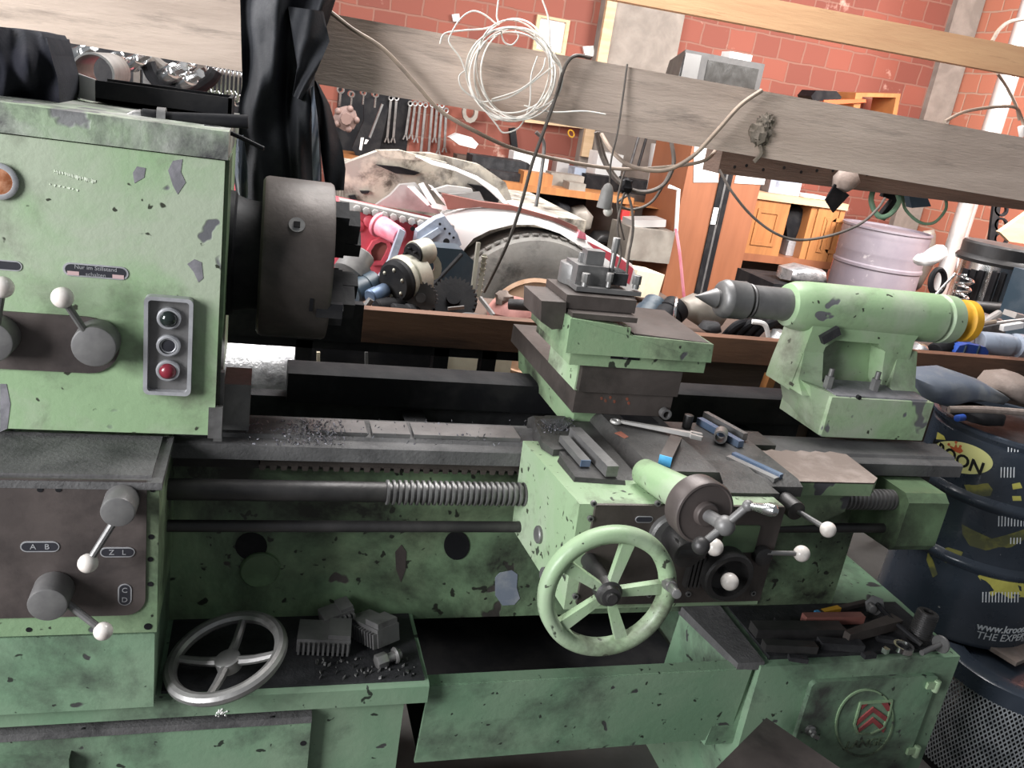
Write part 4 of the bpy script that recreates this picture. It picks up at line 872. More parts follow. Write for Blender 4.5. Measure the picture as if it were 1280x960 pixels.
# ------------------------------------------------------------------ scrap on the right pedestal
ZP = ZR+.011
def b2(name, p0, p1, w_, h, mat, lab, cat, lift=0, b=.002, w1=None):
    a, c = PZ(*p0, ZP+lift), PZ(*p1, ZP+lift); a.z = c.z = ZP+lift+h/2; m = MB()
    if w1:
        d = (c-a).normalized(); s = V((-d.y, d.x, 0)); m.hexa([a-s*w_/2-Z_*h/2, c-s*w1/2-Z_*h/2, c+s*w1/2-Z_*h/2, a+s*w_/2-Z_*h/2, a-s*w_/2+Z_*h/2, c-s*w1/2+Z_*h/2, c+s*w1/2+Z_*h/2, a+s*w_/2+Z_*h/2], b)
    else: m.bar(a, c, w_, h, b)
    return m.build(name, mat, None, lab, cat)
b2('steel_bar', (940, 792), (1050, 792), .035, .022, 'iron', 'dark flat bar at the back left of the right pedestal', 'bar')
b2('steel_bar', (1003, 778), (1076, 777), .02, .02, 'carrust', 'reddish bar behind the dark flat bar on the right pedestal', 'bar', .004)
b2('steel_bar', (953, 811), (1018, 814), .022, .018, 'iron', 'dark short bar at the front left of the right pedestal', 'bar')
b2('steel_bar', (1022, 808), (1076, 812), .024, .018, 'soot', 'black greasy bar in the front middle of the right pedestal', 'bar')
b2('wedge', (1056, 802), (1118, 782), .016, .024, 'iron_brown', 'brown tapered wedge in the middle of the right pedestal', 'wedge', .01, w1=.03)
a, c = PZ(1021, 767, ZP+.012), PZ(1082, 753, ZP+.012); d = (c-a).normalized()
o = MB().bar(a, c, .012, .010, .002).build('chisel', 'iron_brown', None, 'long chisel with yellow paint and a blue end leaning at the back of the pedestal', 'chisel')
MB().bar(a+d*.018, a+d*.075, .0126, .0106, .002).build('paint_band', 'yellow', o); MB().bar(a-d*.004, a+d*.008, .0124, .0104, .001).build('blue_end', 'bluetip', o)
p = PZ(1089, 768, ZP)+Z_*.026; n = V((-.35, -.8, .35)).normalized(); m = MB(); m.cyl(p, p+n*.006, .024, seg=6, b=.001); m.build('hex_plate', 'steel_grey', None, 'thin grey six-sided plate leaning behind the wedge', 'plate')
p = PZ(1080, 764, ZP)+Z_*.024; m = MB(); m.cyl(p+V((0, -.01, 0)), p+V((-.004, -.03, 0)), .010, seg=16, b=.002); m.cyl(p+V((0, -.01, 0)), p+V((.03, .03, -.004)), .006); m.build('round_head_bolt', 'steel_grey', None, 'round-headed grey bolt in front of the six-sided plate', 'bolt')
m = MB(); m.tube([PZ(1094, 752, ZP+.03), PZ(1112, 772, ZP+.03), PZ(1152, 806, ZP+.012)], .006, 8, 2); m.build('hex_key', 'black', None, 'black rod slanting down to the bobbin on the right pedestal', 'rod')
p = PZ(1128, 812, ZP); m = MB(); m.pipe(p, p+Z_*.012, .022, .017, 32); m.build('steel_ring', 'chrome', None, 'shiny ring lying in front of the bobbin', 'ring')
p0 = PZ(1146, 800, ZP); o = MB(); o.rev(p0, V((.12, .04, 1)), [(0, .013), (0, .023), (.072, .023), (.074, .021), (.074, .012), (.03, .012), (.03, 0)], 32)
for k in range(14): o.torus(p0+V((.12, .04, 1)).normalized()*(.004+k*.005), V((.12, .04, 1)), .0228, .0016, 28, 6)
o.build('threaded_bush', 'iron', None, 'dark ribbed hollow bush standing at the right end of the pedestal', 'bush')
p = PZ(1150, 822, ZP)+Z_*.012; q = PZ(1172, 814, ZP)+Z_*.018; d = (q-p).normalized(); m = MB(); m.cyl(p, q, .006, seg=14); m.rev(q, d, [(0, .020), (.003, .021), (.008, .019), (.013, .01), (.014, 0)], 24); m.build('mushroom_bolt', 'steel_grey', None, 'bolt with a wide domed head at the front right corner of the pedestal', 'bolt')
p = PZ(1106, 816, ZP); m = MB(); m.obox(p+Z_*.006, (1, .4, 0), (-.4, 1, 0), Z_, .012, .012, .012, .001); m.build('steel_cube', 'chrome', None, 'tiny bright cube beside the shiny ring', 'cube')
random.seed(5)
for i, (x, y) in enumerate(((968, 778), (985, 824), (1095, 800), (1078, 822))):
    b2('metal_scrap', (x, y), (x+random.uniform(14, 26), y+random.uniform(-6, 4)), .014, .010, 'soot', ('greasy scrap piece behind the dark flat bar', 'greasy scrap piece along the pedestal front edge', 'greasy scrap piece right of the wedge', 'greasy scrap piece under the tiny cube')[i], 'scrap')
# steel chest in the bottom right foreground
a, b, c = PZ(958, 897, .42), PZ(1062, 968, .42), PZ(885, 970, .42)
e1, e2 = (b-a), (c-a); m = MB(); P = [a, a+e1*1.8, a+e1*1.8+e2*1.12, a+e2*1.12]; m.ext(P, (0, 0, -.03), .006); P2 = [p+(sum(P, V())/4-p)*.06+V((0, 0, -.03)) for p in P]; m.ext(P2, (0, 0, -.39), .004)
m.build('steel_chest', 'plate_brown', None, 'dark brown flat-topped steel chest with its corner pointing at the lathe in the foreground', 'chest')
# ------------------------------------------------------------------ oil drum and wire basket
DC = V((2.0, 1.70, 0)); DR = .205; DT = .925; DB = .335
dr = thing('oil_drum', 'dark blue oil drum with yellow oval logo behind the end of the lathe', 'drum', (DC.x, DC.y, DB))
m = MB(); pf = [(0, DR*.97), (.004, DR*1.015), (.014, DR*1.015), (.02, DR)]
H = DT-DB
for zc in (.565-DB, .742-DB): pf += [(zc-.018, DR), (zc-.008, DR+.009), (zc, DR+.011), (zc+.008, DR+.009), (zc+.018, DR)]
pf += [(H-.03, DR), (H-.026, DR-.004), (H-.02, DR), (H-.012, DR+.006), (H-.003, DR+.006), (H, DR), (H-.003, DR-.008), (H-.018, DR-.012)]
m.rev((DC.x, DC.y, DB), Z_, pf, 96); m.build('drum_shell', 'drumblack', dr)
MB().rev((DC.x, DC.y, DT-.024), Z_, [(0, 0), (0, DR-.008), (.008, DR-.008), (.008, 0)], 64).build('drum_lid', 'soot', dr)
def DP(x, y, off=.0008, cen=DC, R=DR):
    r = ray(x, y); ox, oy = CAM.x-cen.x, CAM.y-cen.y; R2 = R+off
    A = r.x**2+r.y**2; B = 2*(ox*r.x+oy*r.y); C_ = ox*ox+oy*oy-R2*R2; D = B*B-4*A*C_
    if D < 0: D = 0
    return CAM+r*((-B-math.sqrt(D))/(2*A))
def cyldecal(m, pix, off):
    pts = [DP(x, y, off) for x, y in pix]; an = [(-2.44+((math.atan2(p.y-DC.y, p.x-DC.x)+2.44+pi) % (2*pi))-pi, p.z) for p in pts]
    t = bmesh.new()
    n = len(an); ca = sum(a for a, _ in an)/n; cz = sum(z for _, z in an)/n
    rings = []
    for k in (0, .33, .66, 1):
        rings.append([t.verts.new((DC.x+cos(ca+(a-ca)*k)*(DR+off), DC.y+sin(ca+(a-ca)*k)*(DR+off), cz+(z-cz)*k)) for a, z in an] if k else [t.verts.new((DC.x+cos(ca)*(DR+off), DC.y+sin(ca)*(DR+off), cz))])
    for i in range(n): t.faces.new((rings[0][0], rings[1][i], rings[1][(i+1) % n]))
    for A, B in zip(rings[1:], rings[2:]):
        for i in range(n): t.faces.new((A[i], A[(i+1) % n], B[(i+1) % n], B[i]))
    m._add(t)
m = MB(); cyldecal(m, circ(1201, 572, 41, 19, 48, rad(13)), .001)
m.use(1)
for q in ([(1189, 560), (1193, 565), (1196, 554), (1199, 566), (1200, 566), (1186, 562)],):
    pass
for q in ([(1186, 556), (1190, 563), (1200, 567), (1204, 564), (1200, 558), (1198, 563), (1195, 554), (1192, 561)],): cyldecal(m, q, .0016)
for x, y in ((1186, 555.5), (1195, 553), (1200.5, 558)): cyldecal(m, circ(x, y, 1.8, 1.8, 10), .0018)
m.use(2)
w0 = DP(1213.5, 577)
def wrap(cpix, size_px, lean=0, up_px=None):
    c0 = DP(*cpix); a0 = math.atan2(c0.y-DC.y, c0.x-DC.x)
    def f(co): 
        aa = a0+co.x/DR; return V((DC.x+cos(aa)*(DR+.0018+co.z), DC.y+sin(aa)*(DR+.0018+co.z), c0.z+co.y))
    return f
kx = SC(1214, 577, DP(1214, 577).y)
m.text('KROON', None, X_, Z_, 1, 1, 0, lambda co: V((0, 0, 0))) if 0 else None
def dtext(m, s, cpix, hpx, bold=.0, align='CENTER'): 
    m.text(s, (0, 0, 0), X_, Z_, hpx*kx*1.35, .0003, bold, wrap(cpix, hpx), 1, align)
dtext(m, 'KROON', (1190.5, 571), 16.5, .0012)
m.build('drum_logo', ['logo_yellow', 'logo_red', 'print_black'], dr, 'pale yellow oval logo with a red crown')
hatch = []
m = MB(); dtext(m, 'www.kroon-oil.com', (1221, 782), 11, .0007, 'LEFT'); dtext(m, 'THE EXPERTS', (1220, 793), 11, .0001, 'LEFT')
for x0, y0, n in ((1260, 557, 4), (1251, 584, 5), (1248, 645, 9), (1263, 672, 4), (1228, 740, 12), (1236, 780, 0)):
    if n: hatch.append((x0, y0, n))
m.build('drum_print', 'print_white', dr, 'white lettering')
for x0, y0, n in hatch:
    m = MB()
    for i in range(n): x = x0+i*4; cyldecal(m, [(x, y0), (x+1.3, y0), (x+1.0, y0+8+5*(n > 4)), (x-.4, y0+8+5*(n > 4))], .001)
    m.build('print_strokes', 'print_white', dr, 'white vertical strokes')
for q in ([(1172, 540), (1180, 545), (1182, 550), (1170, 549)], [(1265, 605), (1275, 603), (1278, 610), (1266, 612)], [(1265, 620), (1276, 620), (1277, 626), (1266, 626)],
          [(1222, 720), (1240, 712), (1260, 718), (1290, 712), (1290, 750), (1262, 748), (1245, 738), (1240, 746)]): m = MB(); cyldecal(m, q, .001); m.build('drum_smear', 'drumyellow', dr, 'yellow paint smear')
for q in ([(1205, 606), (1235, 604), (1241, 612), (1238, 620), (1212, 621)], [(1202, 655), (1212, 668), (1232, 676), (1262, 672), (1290, 658), (1290, 668), (1264, 684), (1232, 688), (1212, 682), (1203, 668)],
          [(1170, 690), (1185, 684), (1204, 690), (1200, 698), (1182, 704)], [(1160, 690), (1166, 700), (1172, 718), (1166, 722), (1158, 700)]): m = MB(); cyldecal(m, q, .001); m.build('drum_smear', 'drumolive', dr, 'olive paint smear')
# clutter on the drum
def blob(name, pix, Y, th, mat, lab, cat, z=None):
    pts = [PY(x, y, Y) for x, y in pix]; cx = sum(pts, V())/len(pts); m = MB(); t = bmesh.new()
    L = []
    for k, dy in ((.0, -.02), (.55, -.012), (.85, .0), (1, th*.4), (.9, th*.8), (.5, th), (0, th*1.05)):
        L.append([t.verts.new(cx+(p-cx)*k+V((0, dy, 0))) for p in pts] if k else [t.verts.new(cx+V((0, dy, 0)))])
    n = len(pts)
    for A, B in zip(L, L[1:]):
        for i in range(n):
            f = []
            if len(A) == 1: f = [A[0], B[i], B[(i+1) % n]]
            elif len(B) == 1: f = [A[i], A[(i+1) % n], B[0]]
            else: f = [A[i], A[(i+1) % n], B[(i+1) % n], B[i]]
            t.faces.new(f)
    m._add(t); return m.build(name, mat, None, lab, cat, smooth=1.0)
blob('folded_cloth', [(1160, 505), (1163, 482), (1180, 474), (1210, 472), (1240, 482), (1272, 500), (1262, 508), (1235, 503), (1205, 505), (1180, 511)], 1.66, .14, 'cloth_grey', 'folded dark grey cloth on top of the oil drum', 'cloth')
blob('folded_cloth', [(1250, 490), (1262, 476), (1290, 474), (1310, 485), (1310, 510), (1275, 507)], 1.70, .12, 'rag', 'brownish cloth at the right edge on top of the oil drum', 'cloth')
blob('plastic_bag', [(1208, 528), (1212, 518), (1240, 514), (1262, 520), (1258, 534), (1230, 534)], 1.62, .1, 'black', 'black plastic bag on the oil drum under the rusty rod', 'bag')
MB().tube([PY(1186, 512, 1.60), PY(1230, 512, 1.58), PY(1310, 518, 1.58)], .009, 10).build('rusty_rod', 'rag', None, 'rusty rod lying over the dark cloths on the oil drum', 'rod')
p = PY(1196, 523, 1.60); m = MB(); m.cyl(p, p+V((.03, .01, 0)), .009, seg=16, b=.002); m.build('bottle_cap', 'blue', None, 'small blue cap on the rim of the oil drum', 'cap')
BC = V((2.03, 1.47, 0)); BR = .2; BH = .333
bk = thing('wire_basket', 'grey wire mesh basket standing under the oil drum at the bottom right', 'basket', (BC.x, BC.y, 0))
m = MB(); m.rev((BC.x, BC.y, BH-.05), Z_, [(0, BR), (.0, BR+.006), (.045, BR+.004), (.05, BR-.004), (.05, BR-.05), (.035, BR-.055), (.035, 0)], 72); m.build('top_ring', 'drumblack', bk)
m = MB(); n = 110; rows = 26
t = bmesh.new(); Vv = [[t.verts.new((BC.x+cos(2*pi*(i+.5*(j % 2))/n)*BR, BC.y+sin(2*pi*(i+.5*(j % 2))/n)*BR, .02+j*(BH-.07)/rows)) for i in range(n)] for j in range(rows+1)]
me = bpy.data.meshes.new('t')
for j in range(rows):
    for i in range(n):
        a = Vv[j][i]; b1 = Vv[j+1][i]; b0 = Vv[j+1][(i-1) % n] if j % 2 == 0 else Vv[j+1][(i+1) % n]
        for bb in (b1, b0):
            d = (bb.co-a.co); rad_ = V((a.co.x-BC.x, a.co.y-BC.y, 0)).normalized(); sd = d.cross(rad_).normalized()*.0016
            q = [a.co-sd, a.co+sd, bb.co+sd, bb.co-sd]; o = rad_*.0016
            vs = [t.verts.new(x) for x in q]+[t.verts.new(x+o) for x in q]
            for f in ((0, 1, 2, 3), (4, 5, 6, 7), (0, 1, 5, 4), (2, 3, 7, 6), (1, 2, 6, 5), (3, 0, 4, 7)): t.faces.new([vs[k_] for k_ in f])
bmesh.ops.delete(t, geom=[v for v in t.verts if not v.link_faces], context='VERTS')
m._add(t); m.build('mesh_wall', 'mesh', bk)
m = MB(); m.rev((BC.x, BC.y, 0), Z_, [(0, 0), (0, BR), (.02, BR), (.025, BR-.01), (.025, 0)], 48); m.rev((BC.x, BC.y, .02), Z_, [(0, .1), (BH-.06, .1)], 32); m.build('basket_core', 'black', bk)
p = PZ(1262, 826, BH+.003); m = MB(); m.obox(p+V((.05, .04, .006)), (1, .3, 0), (-.3, 1, 0), Z_, .14, .09, .012, .003); m.build('grey_plate', 'rag', None, 'small brown-grey plate lying on the rim of the wire basket', 'plate')
# ------------------------------------------------------------------ bench right behind the lathe
BY = 2.1
zt_ = lambda x: PY(640, 400, BY).z
ZB = PY(640, 401, BY).z; ZB2 = PY(640, 440, BY).z
wb = thing('steel_bench', 'long low bench with a brown timber front edge right behind the lathe', 'bench', (1.3, 2.4, 0))
xa = PY(452, 420, BY).x; xm = PY(684, 430, BY).x
m = MB(); m.box((xa, BY, ZB2), (xm+.02, BY+.04, ZB), .003); m.build('front_board', 'benchwood', wb)
m = MB(); m.box((xm+.02, BY+.002, ZB2+.01), (3.2, BY+.042, ZB-.002), .003); m.build('front_board', 'benchwood', wb)
m = MB(); m.box((-.4, BY+.004, ZB2-.005), (xa, BY+.04, ZB+.01), .003); m.build('front_board', 'black', wb, 'black steel front section')
MB().box((.2, BY+.045, ZB2-.004), (3.2, BY+.55, ZB2+.012), .002).build('bench_top', 'darkwood', wb)
m = MB(); m.box((-.4, BY+.01, ZB2-.028), (xm-.03, BY+.05, ZB2-.004), .002); m.build('rail', 'black', wb)
for x in (PY(545, 470, BY).x-.01, PY(606, 470, BY).x-.012, .1, 1.7, 3.1):
    m = MB(); m.box((x, BY+.01, 0), (x+.04, BY+.05, ZB2-.006), .002); m.build('leg', 'black', wb)
for x in (-.3, 1.5, 3.1):
    m = MB(); m.box((x, BY+.50, 0), (x+.04, BY+.54, ZB2-.004), .002); m.build('leg', 'black', wb)
m = MB(); m.box((PY(800, 470, BY).x, BY+.06, .45), (3.0, BY+.09, ZB2+.02), .002); m.build('apron_board', 'darkwood', wb)
p = PY(960, 478, BY-.02); m = MB(); m.obox(p, (1, 0, -.1), Y_, (.1, 0, 1), .025, .03, .05, .003); m.build('wood_block', 'pinewood', wb)
# stuff seen under the bench
p = PY(318, 448, 2.52); m = MB(); m.rev((p.x-.3, p.y, p.z-.05), X_, [(0, .11), (.40, .115), (.44, .09), (.44, 0)], 28); m.build('foil_duct', 'foil', None, 'crumpled silver foil duct seen through the gap behind the bed', 'duct')
p = PY(580, 462, 2.72); MB().obox(p+V((0, .0, -.16)), (1, .1, 0), (-.1, 1, 0), Z_, .34, .02, .5, .002).build('cardboard', 'carton', None, 'cream cardboard standing on the floor behind the black bench frame', 'cardboard')
MB().flat([(355, 458), (520, 462), (510, 470), (350, 468)], .62, .01).build('glass_sheet', 'hose_green', None, 'greenish glass sheet lying low behind the bed', 'glass')
for i, (x, n) in enumerate(((398, 'thin pale stick standing behind the bed near the chuck'), (458, 'thin grey rod standing behind the bed under the brown board'))):
    MB().bar(PY(x, 440, 2.6), PY(x, 500, 2.6), .012, .01, .001).build('stick', 'carton' if i == 0 else 'steel_grey', None, n, 'stick')
m = MB(); m.box((-1.5, 2.66, 0), (PY(540, 470, 2.66).x, 2.69, .86), .004); m.build('steel_sheet', 'black', None, 'dark steel sheet standing on the floor behind the bench', 'sheet')
# ------------------------------------------------------------------ parts lying on the bench
ZT = ZB2+.012
def onz(p, z=ZT): return V((p.x, p.y, z))
# alternator
Ya = 2.28
al = thing('alternator', 'black and cream alternator in front of the red engine on the bench', 'alternator', onz(PY(515, 380, Ya)))
c = PY(498, 352, Ya); ax = V((-.75, -.62, -.12)).normalized(); r = 31*SC(500, 350, Ya)
MB().rev(c, ax, [(-.075, r*.8), (-.07, r), (-.02, r*1.02), (-.018, r*.95), (0, r*.95)], 40).build('rear_case', 'alu', al)
m = MB(); m.rev(c, ax, [(-.002, r*.93), (.012, r*.9), (.022, r*.75), (.024, 0)], 40)
q = ax.orthogonal().normalized(); w2 = ax.cross(q)
m.use(1)
for k in range(6): m.sph(c+ax*.021+(q*cos(k*1.05)+w2*sin(k*1.05))*r*.55, .006, u=10, v=6)
m.build('end_cap', ['black', 'alu'], al)
c2 = PY(517, 318, Ya+.02); r2 = 17*SC(510, 315, Ya); m = MB(); m.rev(c2, ax, [(-.06, r2*.9), (-.055, r2), (-.005, r2), (0, r2*.95)], 30); m.build('solenoid', 'alu', al)
m = MB(); m.rev(c2, ax, [(-.004, r2*.9), (.006, r2*.85), (.008, 0)], 30)
for k in range(5): m.cyl(c2+ax*.004+(q*cos(k*1.25)+w2*sin(k*1.25))*r2*.5, c2+ax*.02+(q*cos(k*1.25)+w2*sin(k*1.25))*r2*.5, .004, seg=8)
m.build('solenoid_cap', 'black', al)
m = MB(); m.ring([PY(x, y, Ya+.04) for x, y in circ(538, 333, 14, 18, 16, -.3)], [PY(x, y, Ya+.04) for x, y in circ(538, 333, 5, 7, 16, -.3)], (0, .01, 0)); m.build('mount_ear', 'alu', al)
m = MB()
for k in range(5): m.cyl(PY(526+k*3, 366-k*.5, Ya-.02), PY(527+k*3, 374, Ya-.02), .005, seg=8)
m.build('fins', 'alu', al)
# starter and filter parts left of it
def partcyl(name, px0, px1, Y, r0, r1, mat, lab, cat, dy=.04):
    a, b = PY(*px0, Y), PY(*px1, Y+dy); m = MB(); d = (b-a); L = d.length
    m.rev(a, d, [(0, r0*.6), (0, r0*.85), (.004, r0), (L*.45, r0), (L*.47, r0*.92), (L*.55, r0*.92), (L*.57, r1), (L-.004, r1), (L, r1*.9), (L, r1*.4)], 28); return m.build(name, mat, None, lab, cat)
partcyl('oil_filter', (441, 366), (470, 352), 2.30, .034, .034, 'darkblue', 'dark blue filter canister between the chuck and the alternator', 'filter')
partcyl('bushing', (462, 372), (482, 362), 2.24, .022, .020, 'bluebar', 'small blue-grey bush below the alternator', 'bush')
partcyl('starter_motor', (470, 386), (510, 380), 2.22, .026, .02, 'black', 'black starter motor lying along the bench edge', 'motor')
partcyl('housing', (436, 345), (455, 318), 2.36, .05, .035, 'hub', 'grey machined housing beside the chuck jaws', 'housing')
partcyl('rubber_mount', (490, 388), (520, 392), 2.2, .02, .024, 'soot', 'black rubber mount in front of the toothed gears', 'mount')
m = MB(); m.tube([PY(x, y, 2.20) for x, y in ((440, 392), (456, 384), (464, 374))], .012, 10, 3, r1=.009); m.build('metal_lever', 'steel_grey', None, 'grey metal lever lying at the left end of the bench items', 'lever')
def gear(name, cx, cy, Y, rp, ax, mat, lab, T=24, th=.03):
    c = PY(cx, cy, Y); r = rp*SC(cx, cy, Y); ax = V(ax).normalized(); q = ax.orthogonal().normalized(); w_ = ax.cross(q); P = []
    for i in range(T*4):
        a = 2*pi*i/(T*4); rr_ = r if (i % 4) in (0, 1) else r*.88; P.append(c+(q*cos(a)+w_*sin(a))*rr_)
    m = MB(); m.ext(P, ax*th); m.rev(c, ax, [(-.012, 0), (-.012, r*.3), (th+.012, r*.3), (th+.012, 0)], 20); return m.build(name, mat, None, lab, 'gear')
gear('gear', 528, 372, 2.26, 20, (-.3, -1, .2), 'iron', 'dark toothed gear below the alternator')
gear('gear', 566, 378, 2.34, 30, (-.2, -1, .7), 'black', 'large black gear lying tilted right of the alternator', 30)
m = MB(); m.slab([(532, 308), (578, 312), (596, 330), (592, 356), (560, 362), (540, 352), (530, 330)], 2.48, .09, .006); m.build('dark_housing', 'darkblue', None, 'dark blue steel housing behind the alternator', 'housing')
MB().tube([PY(577, 318, 2.42), PY(538, 360, 2.36)], .006, 8).build('pry_bar', 'black', None, 'black rod leaning on the dark blue housing', 'rod')
m = MB()
m.bar(PY(598, 303, 2.42), PY(590, 370, 2.40), .010, .03, .002); m.bar(PY(606, 318, 2.42), PY(598, 372, 2.40), .012, .014, .001)
for k in range(7): m.obox(PY(605.5-k*1.0, 322+k*7, 2.41), X_, Y_, Z_, .016, .012, .006)
m.build('bracket_bar', 'alu', None, 'perforated grey bracket bar standing between the housing and the tyre', 'bracket')
m = MB(); p = PY(592, 384, 2.22); m.cyl(onz(p), onz(p, ZT+.05), .03, .032, 24, .002); m.build('grey_cup', 'hub', None, 'small grey cup at the bench edge below the bracket bar', 'cup')
m = MB(); m.bar(PY(600, 372, 2.25), PY(617, 394, 2.20), .008, .01); m.bar(PY(560, 386, 2.2), PY(580, 384, 2.2), .008, .008); m.build('thin_lever', 'steel', None, 'thin bright lever lying beside the grey cup', 'lever')
p = PY(638, 392, 2.42); m = MB(); m.rev(onz(p), Z_, [(0, .07), (.02, .075), (.045, .06), (.06, .04), (.062, 0)], 32); m.build('brake_drum', 'pink', None, 'pinkish red cast cap on the bench in front of the tyre', 'drum')
p = PY(630, 374, 2.40); m = MB(); m.sph(p, .026, (1.1, .8, .9), 9, 6, .25); m.build('crumpled_rag', 'rag', None, 'crumpled greyish rag on top of the pink cast cap', 'rag')
MB().cyl(PY(636, 380, 2.30), PY(690, 384, 2.24), .016, seg=18, b=.002).build('round_bar', 'iron', None, 'dark round bar lying from the pink cap towards the tool post', 'bar')
# ------------------------------------------------------------------ bench things right of the tool post
partcyl('oil_filter', (806, 402), (822, 380), 2.34, .05, .045, 'darkblue', 'dark blue canister right of the tool post', 'filter')
partcyl('oil_filter', (826, 404), (846, 384), 2.3, .045, .045, 'black', 'black canister with a pale band right of the dark blue one', 'filter')
c = PY(845, 385, 2.30); m = MB(); m.torus(c+V((0, 0, -.02)), V((1, -.5, .1)), .05, .005, 36, 8); m.build('clamp_ring', 'chrome', None, 'bright clamp ring between the canister and the live centre', 'ring')
blob('plastic_bag', [(858, 398), (862, 380), (880, 372), (898, 382), (915, 396), (905, 410), (880, 412)], 2.36, .1, 'greybox', 'greyish crumpled bag behind the live centre tip', 'bag')
m = MB()
for k in range(4): m.tube([PY(905+k*12, 422, 2.28), PY(922+k*12, 406, 2.26), PY(946+k*11, 402, 2.30), PY(962+k*8, 408+k, 2.36)], .014, 10)
m.build('heater_hose', 'black', None, 'bundle of black rubber hoses under the quill', 'hose')
m = MB(); m.tube([PY(940, 402, 2.25), PY(956, 406, 2.24), PY(961, 424, 2.24)], .008, 8); m.build('white_strap', 'paper', None, 'white plastic strap over the black hoses', 'strap')
blob('scrap_metal', [(878, 412), (886, 404), (902, 405), (904, 416), (890, 420)], 2.24, .05, 'soot', 'small heap of black scrap left of the hoses', 'scrap')
blob('plastic_piece', [(966, 424), (972, 414), (982, 414), (986, 426)], 2.22, .04, 'foil', 'shiny grey plastic scrap right of the white strap', 'scrap')
blob('crumpled_foil', [(1144, 441), (1150, 430), (1160, 432), (1162, 442)], 2.2, .04, 'foil', 'crumpled foil scrap on the bench below the tailstock end', 'foil')
m = MB(); a, b = PY(1168, 440, 2.22), PY(1204, 424, 2.28); d = (b-a).normalized(); L = (b-a).length; pf = []; h = 0
while h < L: pf += [(h, .026), (h+.004, .030), (h+.008, .026)]; h += .010
m.rev(a, d, pf, 24); m.build('corrugated_hose', 'black', None, 'thick black corrugated hose on the bench beside the blue plastic part', 'hose')
m = MB(); m.ext([PY(x, y, 2.20) for x, y in ((1190, 446), (1200, 432), (1210, 430), (1232, 434), (1236, 440), (1232, 450))], (0, .06, 0), .003); m.use(1)
for x in (1205, 1222): m.bar(PY(x+3, 432, 2.197), PY(x-3, 448, 2.197), .006, .004)
m.build('blue_plastic_part', ['blue', 'darkblue'], None, 'bright blue ribbed plastic part on the bench', 'part')
m = MB(); a, b = PY(1222, 428, 2.30), PY(1330, 438, 2.30); m.rev(a, b-a, [(0, .01), (0, .036), (.006, .04), (.13, .04), (.134, .034), (.16, .034), (.164, .044), (.3, .044), (.3, 0)], 32); m.build('grey_cylinder', 'bluegrey', None, 'blue-grey hydraulic cylinder lying at the right end of the bench', 'cylinder')
m = MB(); m.tube([PY(x, y, 2.24) for x, y in ((1244, 402), (1222, 408), (1216, 424), (1218, 444), (1220, 474))], .008, 8); m.build('pale_hose', 'cable_tan', None, 'pale hose hanging over the bench edge beside the blue plastic part', 'hose')
m = MB(); m.tube([PY(1214, 415, 2.3), PY(1232, 402, 2.36), PY(1248, 392, 2.4)], .014, 10, 3); m.tube([PY(1220, 410, 2.3), PY(1245, 404, 2.36), PY(1300, 398, 2.4)], .007, 8, 3); m.build('pipe_branch', 'silver', None, 'silvery branched pipe in front of the chrome heater', 'pipe')
m = MB(); m.bar(PY(1262, 392, 2.45), PY(1330, 412, 2.45), .06, .02, .003); m.build('bright_sheet', 'galv', None, 'bright sheet metal strip under the heater at the right edge', 'sheet')
m = MB(); m.bar(PY(1252, 410, 2.34), PY(1277, 406, 2.34), .02, .02, .002); m.build('paper_label', 'paper', None, 'white paper scrap on top of the blue-grey cylinder', 'paper')
blob('scrap_metal', [(1188, 424), (1192, 404), (1214, 396), (1240, 394), (1262, 402), (1262, 424)], 2.46, .1, 'steel_grey', 'heap of grey scrap metal behind the pale hose', 'scrap')
p = PY(1192, 404, 2.34); m = MB(); m.ext([PY(x, y, 2.34) for x, y in ((1184, 386), (1190, 392), (1196, 404), (1204, 412), (1200, 424), (1180, 428), (1176, 410))], (0, .04, 0), .004); m.build('yellow_casting', 'yellow', None, 'yellow painted casting behind the end of the tailstock', 'casting')
# coil spring
c = PY(1196, 382, 2.75); m = MB(); m.tube([c+V((.03*cos(k*.6), .03*sin(k*.6), k*.0032-.06)) for k in range(60)], .006, 8, 2); m.build('coil_spring', 'chrome', None, 'shiny coil spring standing left of the chrome heater', 'spring')
c = PY(1172, 352, 2.9); m = MB(); m.torus(c, V((.3, -1, .2)), .05, .012, 30, 8); m.build('black_pulley', 'black', None, 'black ring pulley behind the coil spring', 'pulley')
MB().cyl(PY(1168, 370, 2.8), PY(1194, 342, 2.8), .006, seg=10).build('bright_rod', 'chrome', None, 'bright thin rod leaning in front of the black pulley', 'rod')
blob('white_sack', [(1152, 328), (1158, 322), (1176, 318), (1186, 308), (1188, 318), (1176, 328), (1164, 334), (1154, 334)], 3.6, .1, 'paper', 'white crumpled sack beside the grey pillar', 'sack')
a = PY(1150, 350, 2.9); c = PY(1200, 396, 2.75); m = MB(); m.box((a.x-.05, 2.62, c.z-.03), (c.x+.06, 3.0, c.z), .003); ptb = m.build('parts_table', 'darkwood', None, 'small dark table under the coil spring and black pulley behind the tailstock end', 'table')
for x_, y_ in ((a.x-.03, 2.64), (c.x+.02, 2.64), (a.x-.03, 2.96), (c.x+.02, 2.96)): MB().box((x_, y_, 0), (x_+.03, y_+.03, c.z-.03), .002).build('leg', 'darkwood', ptb)
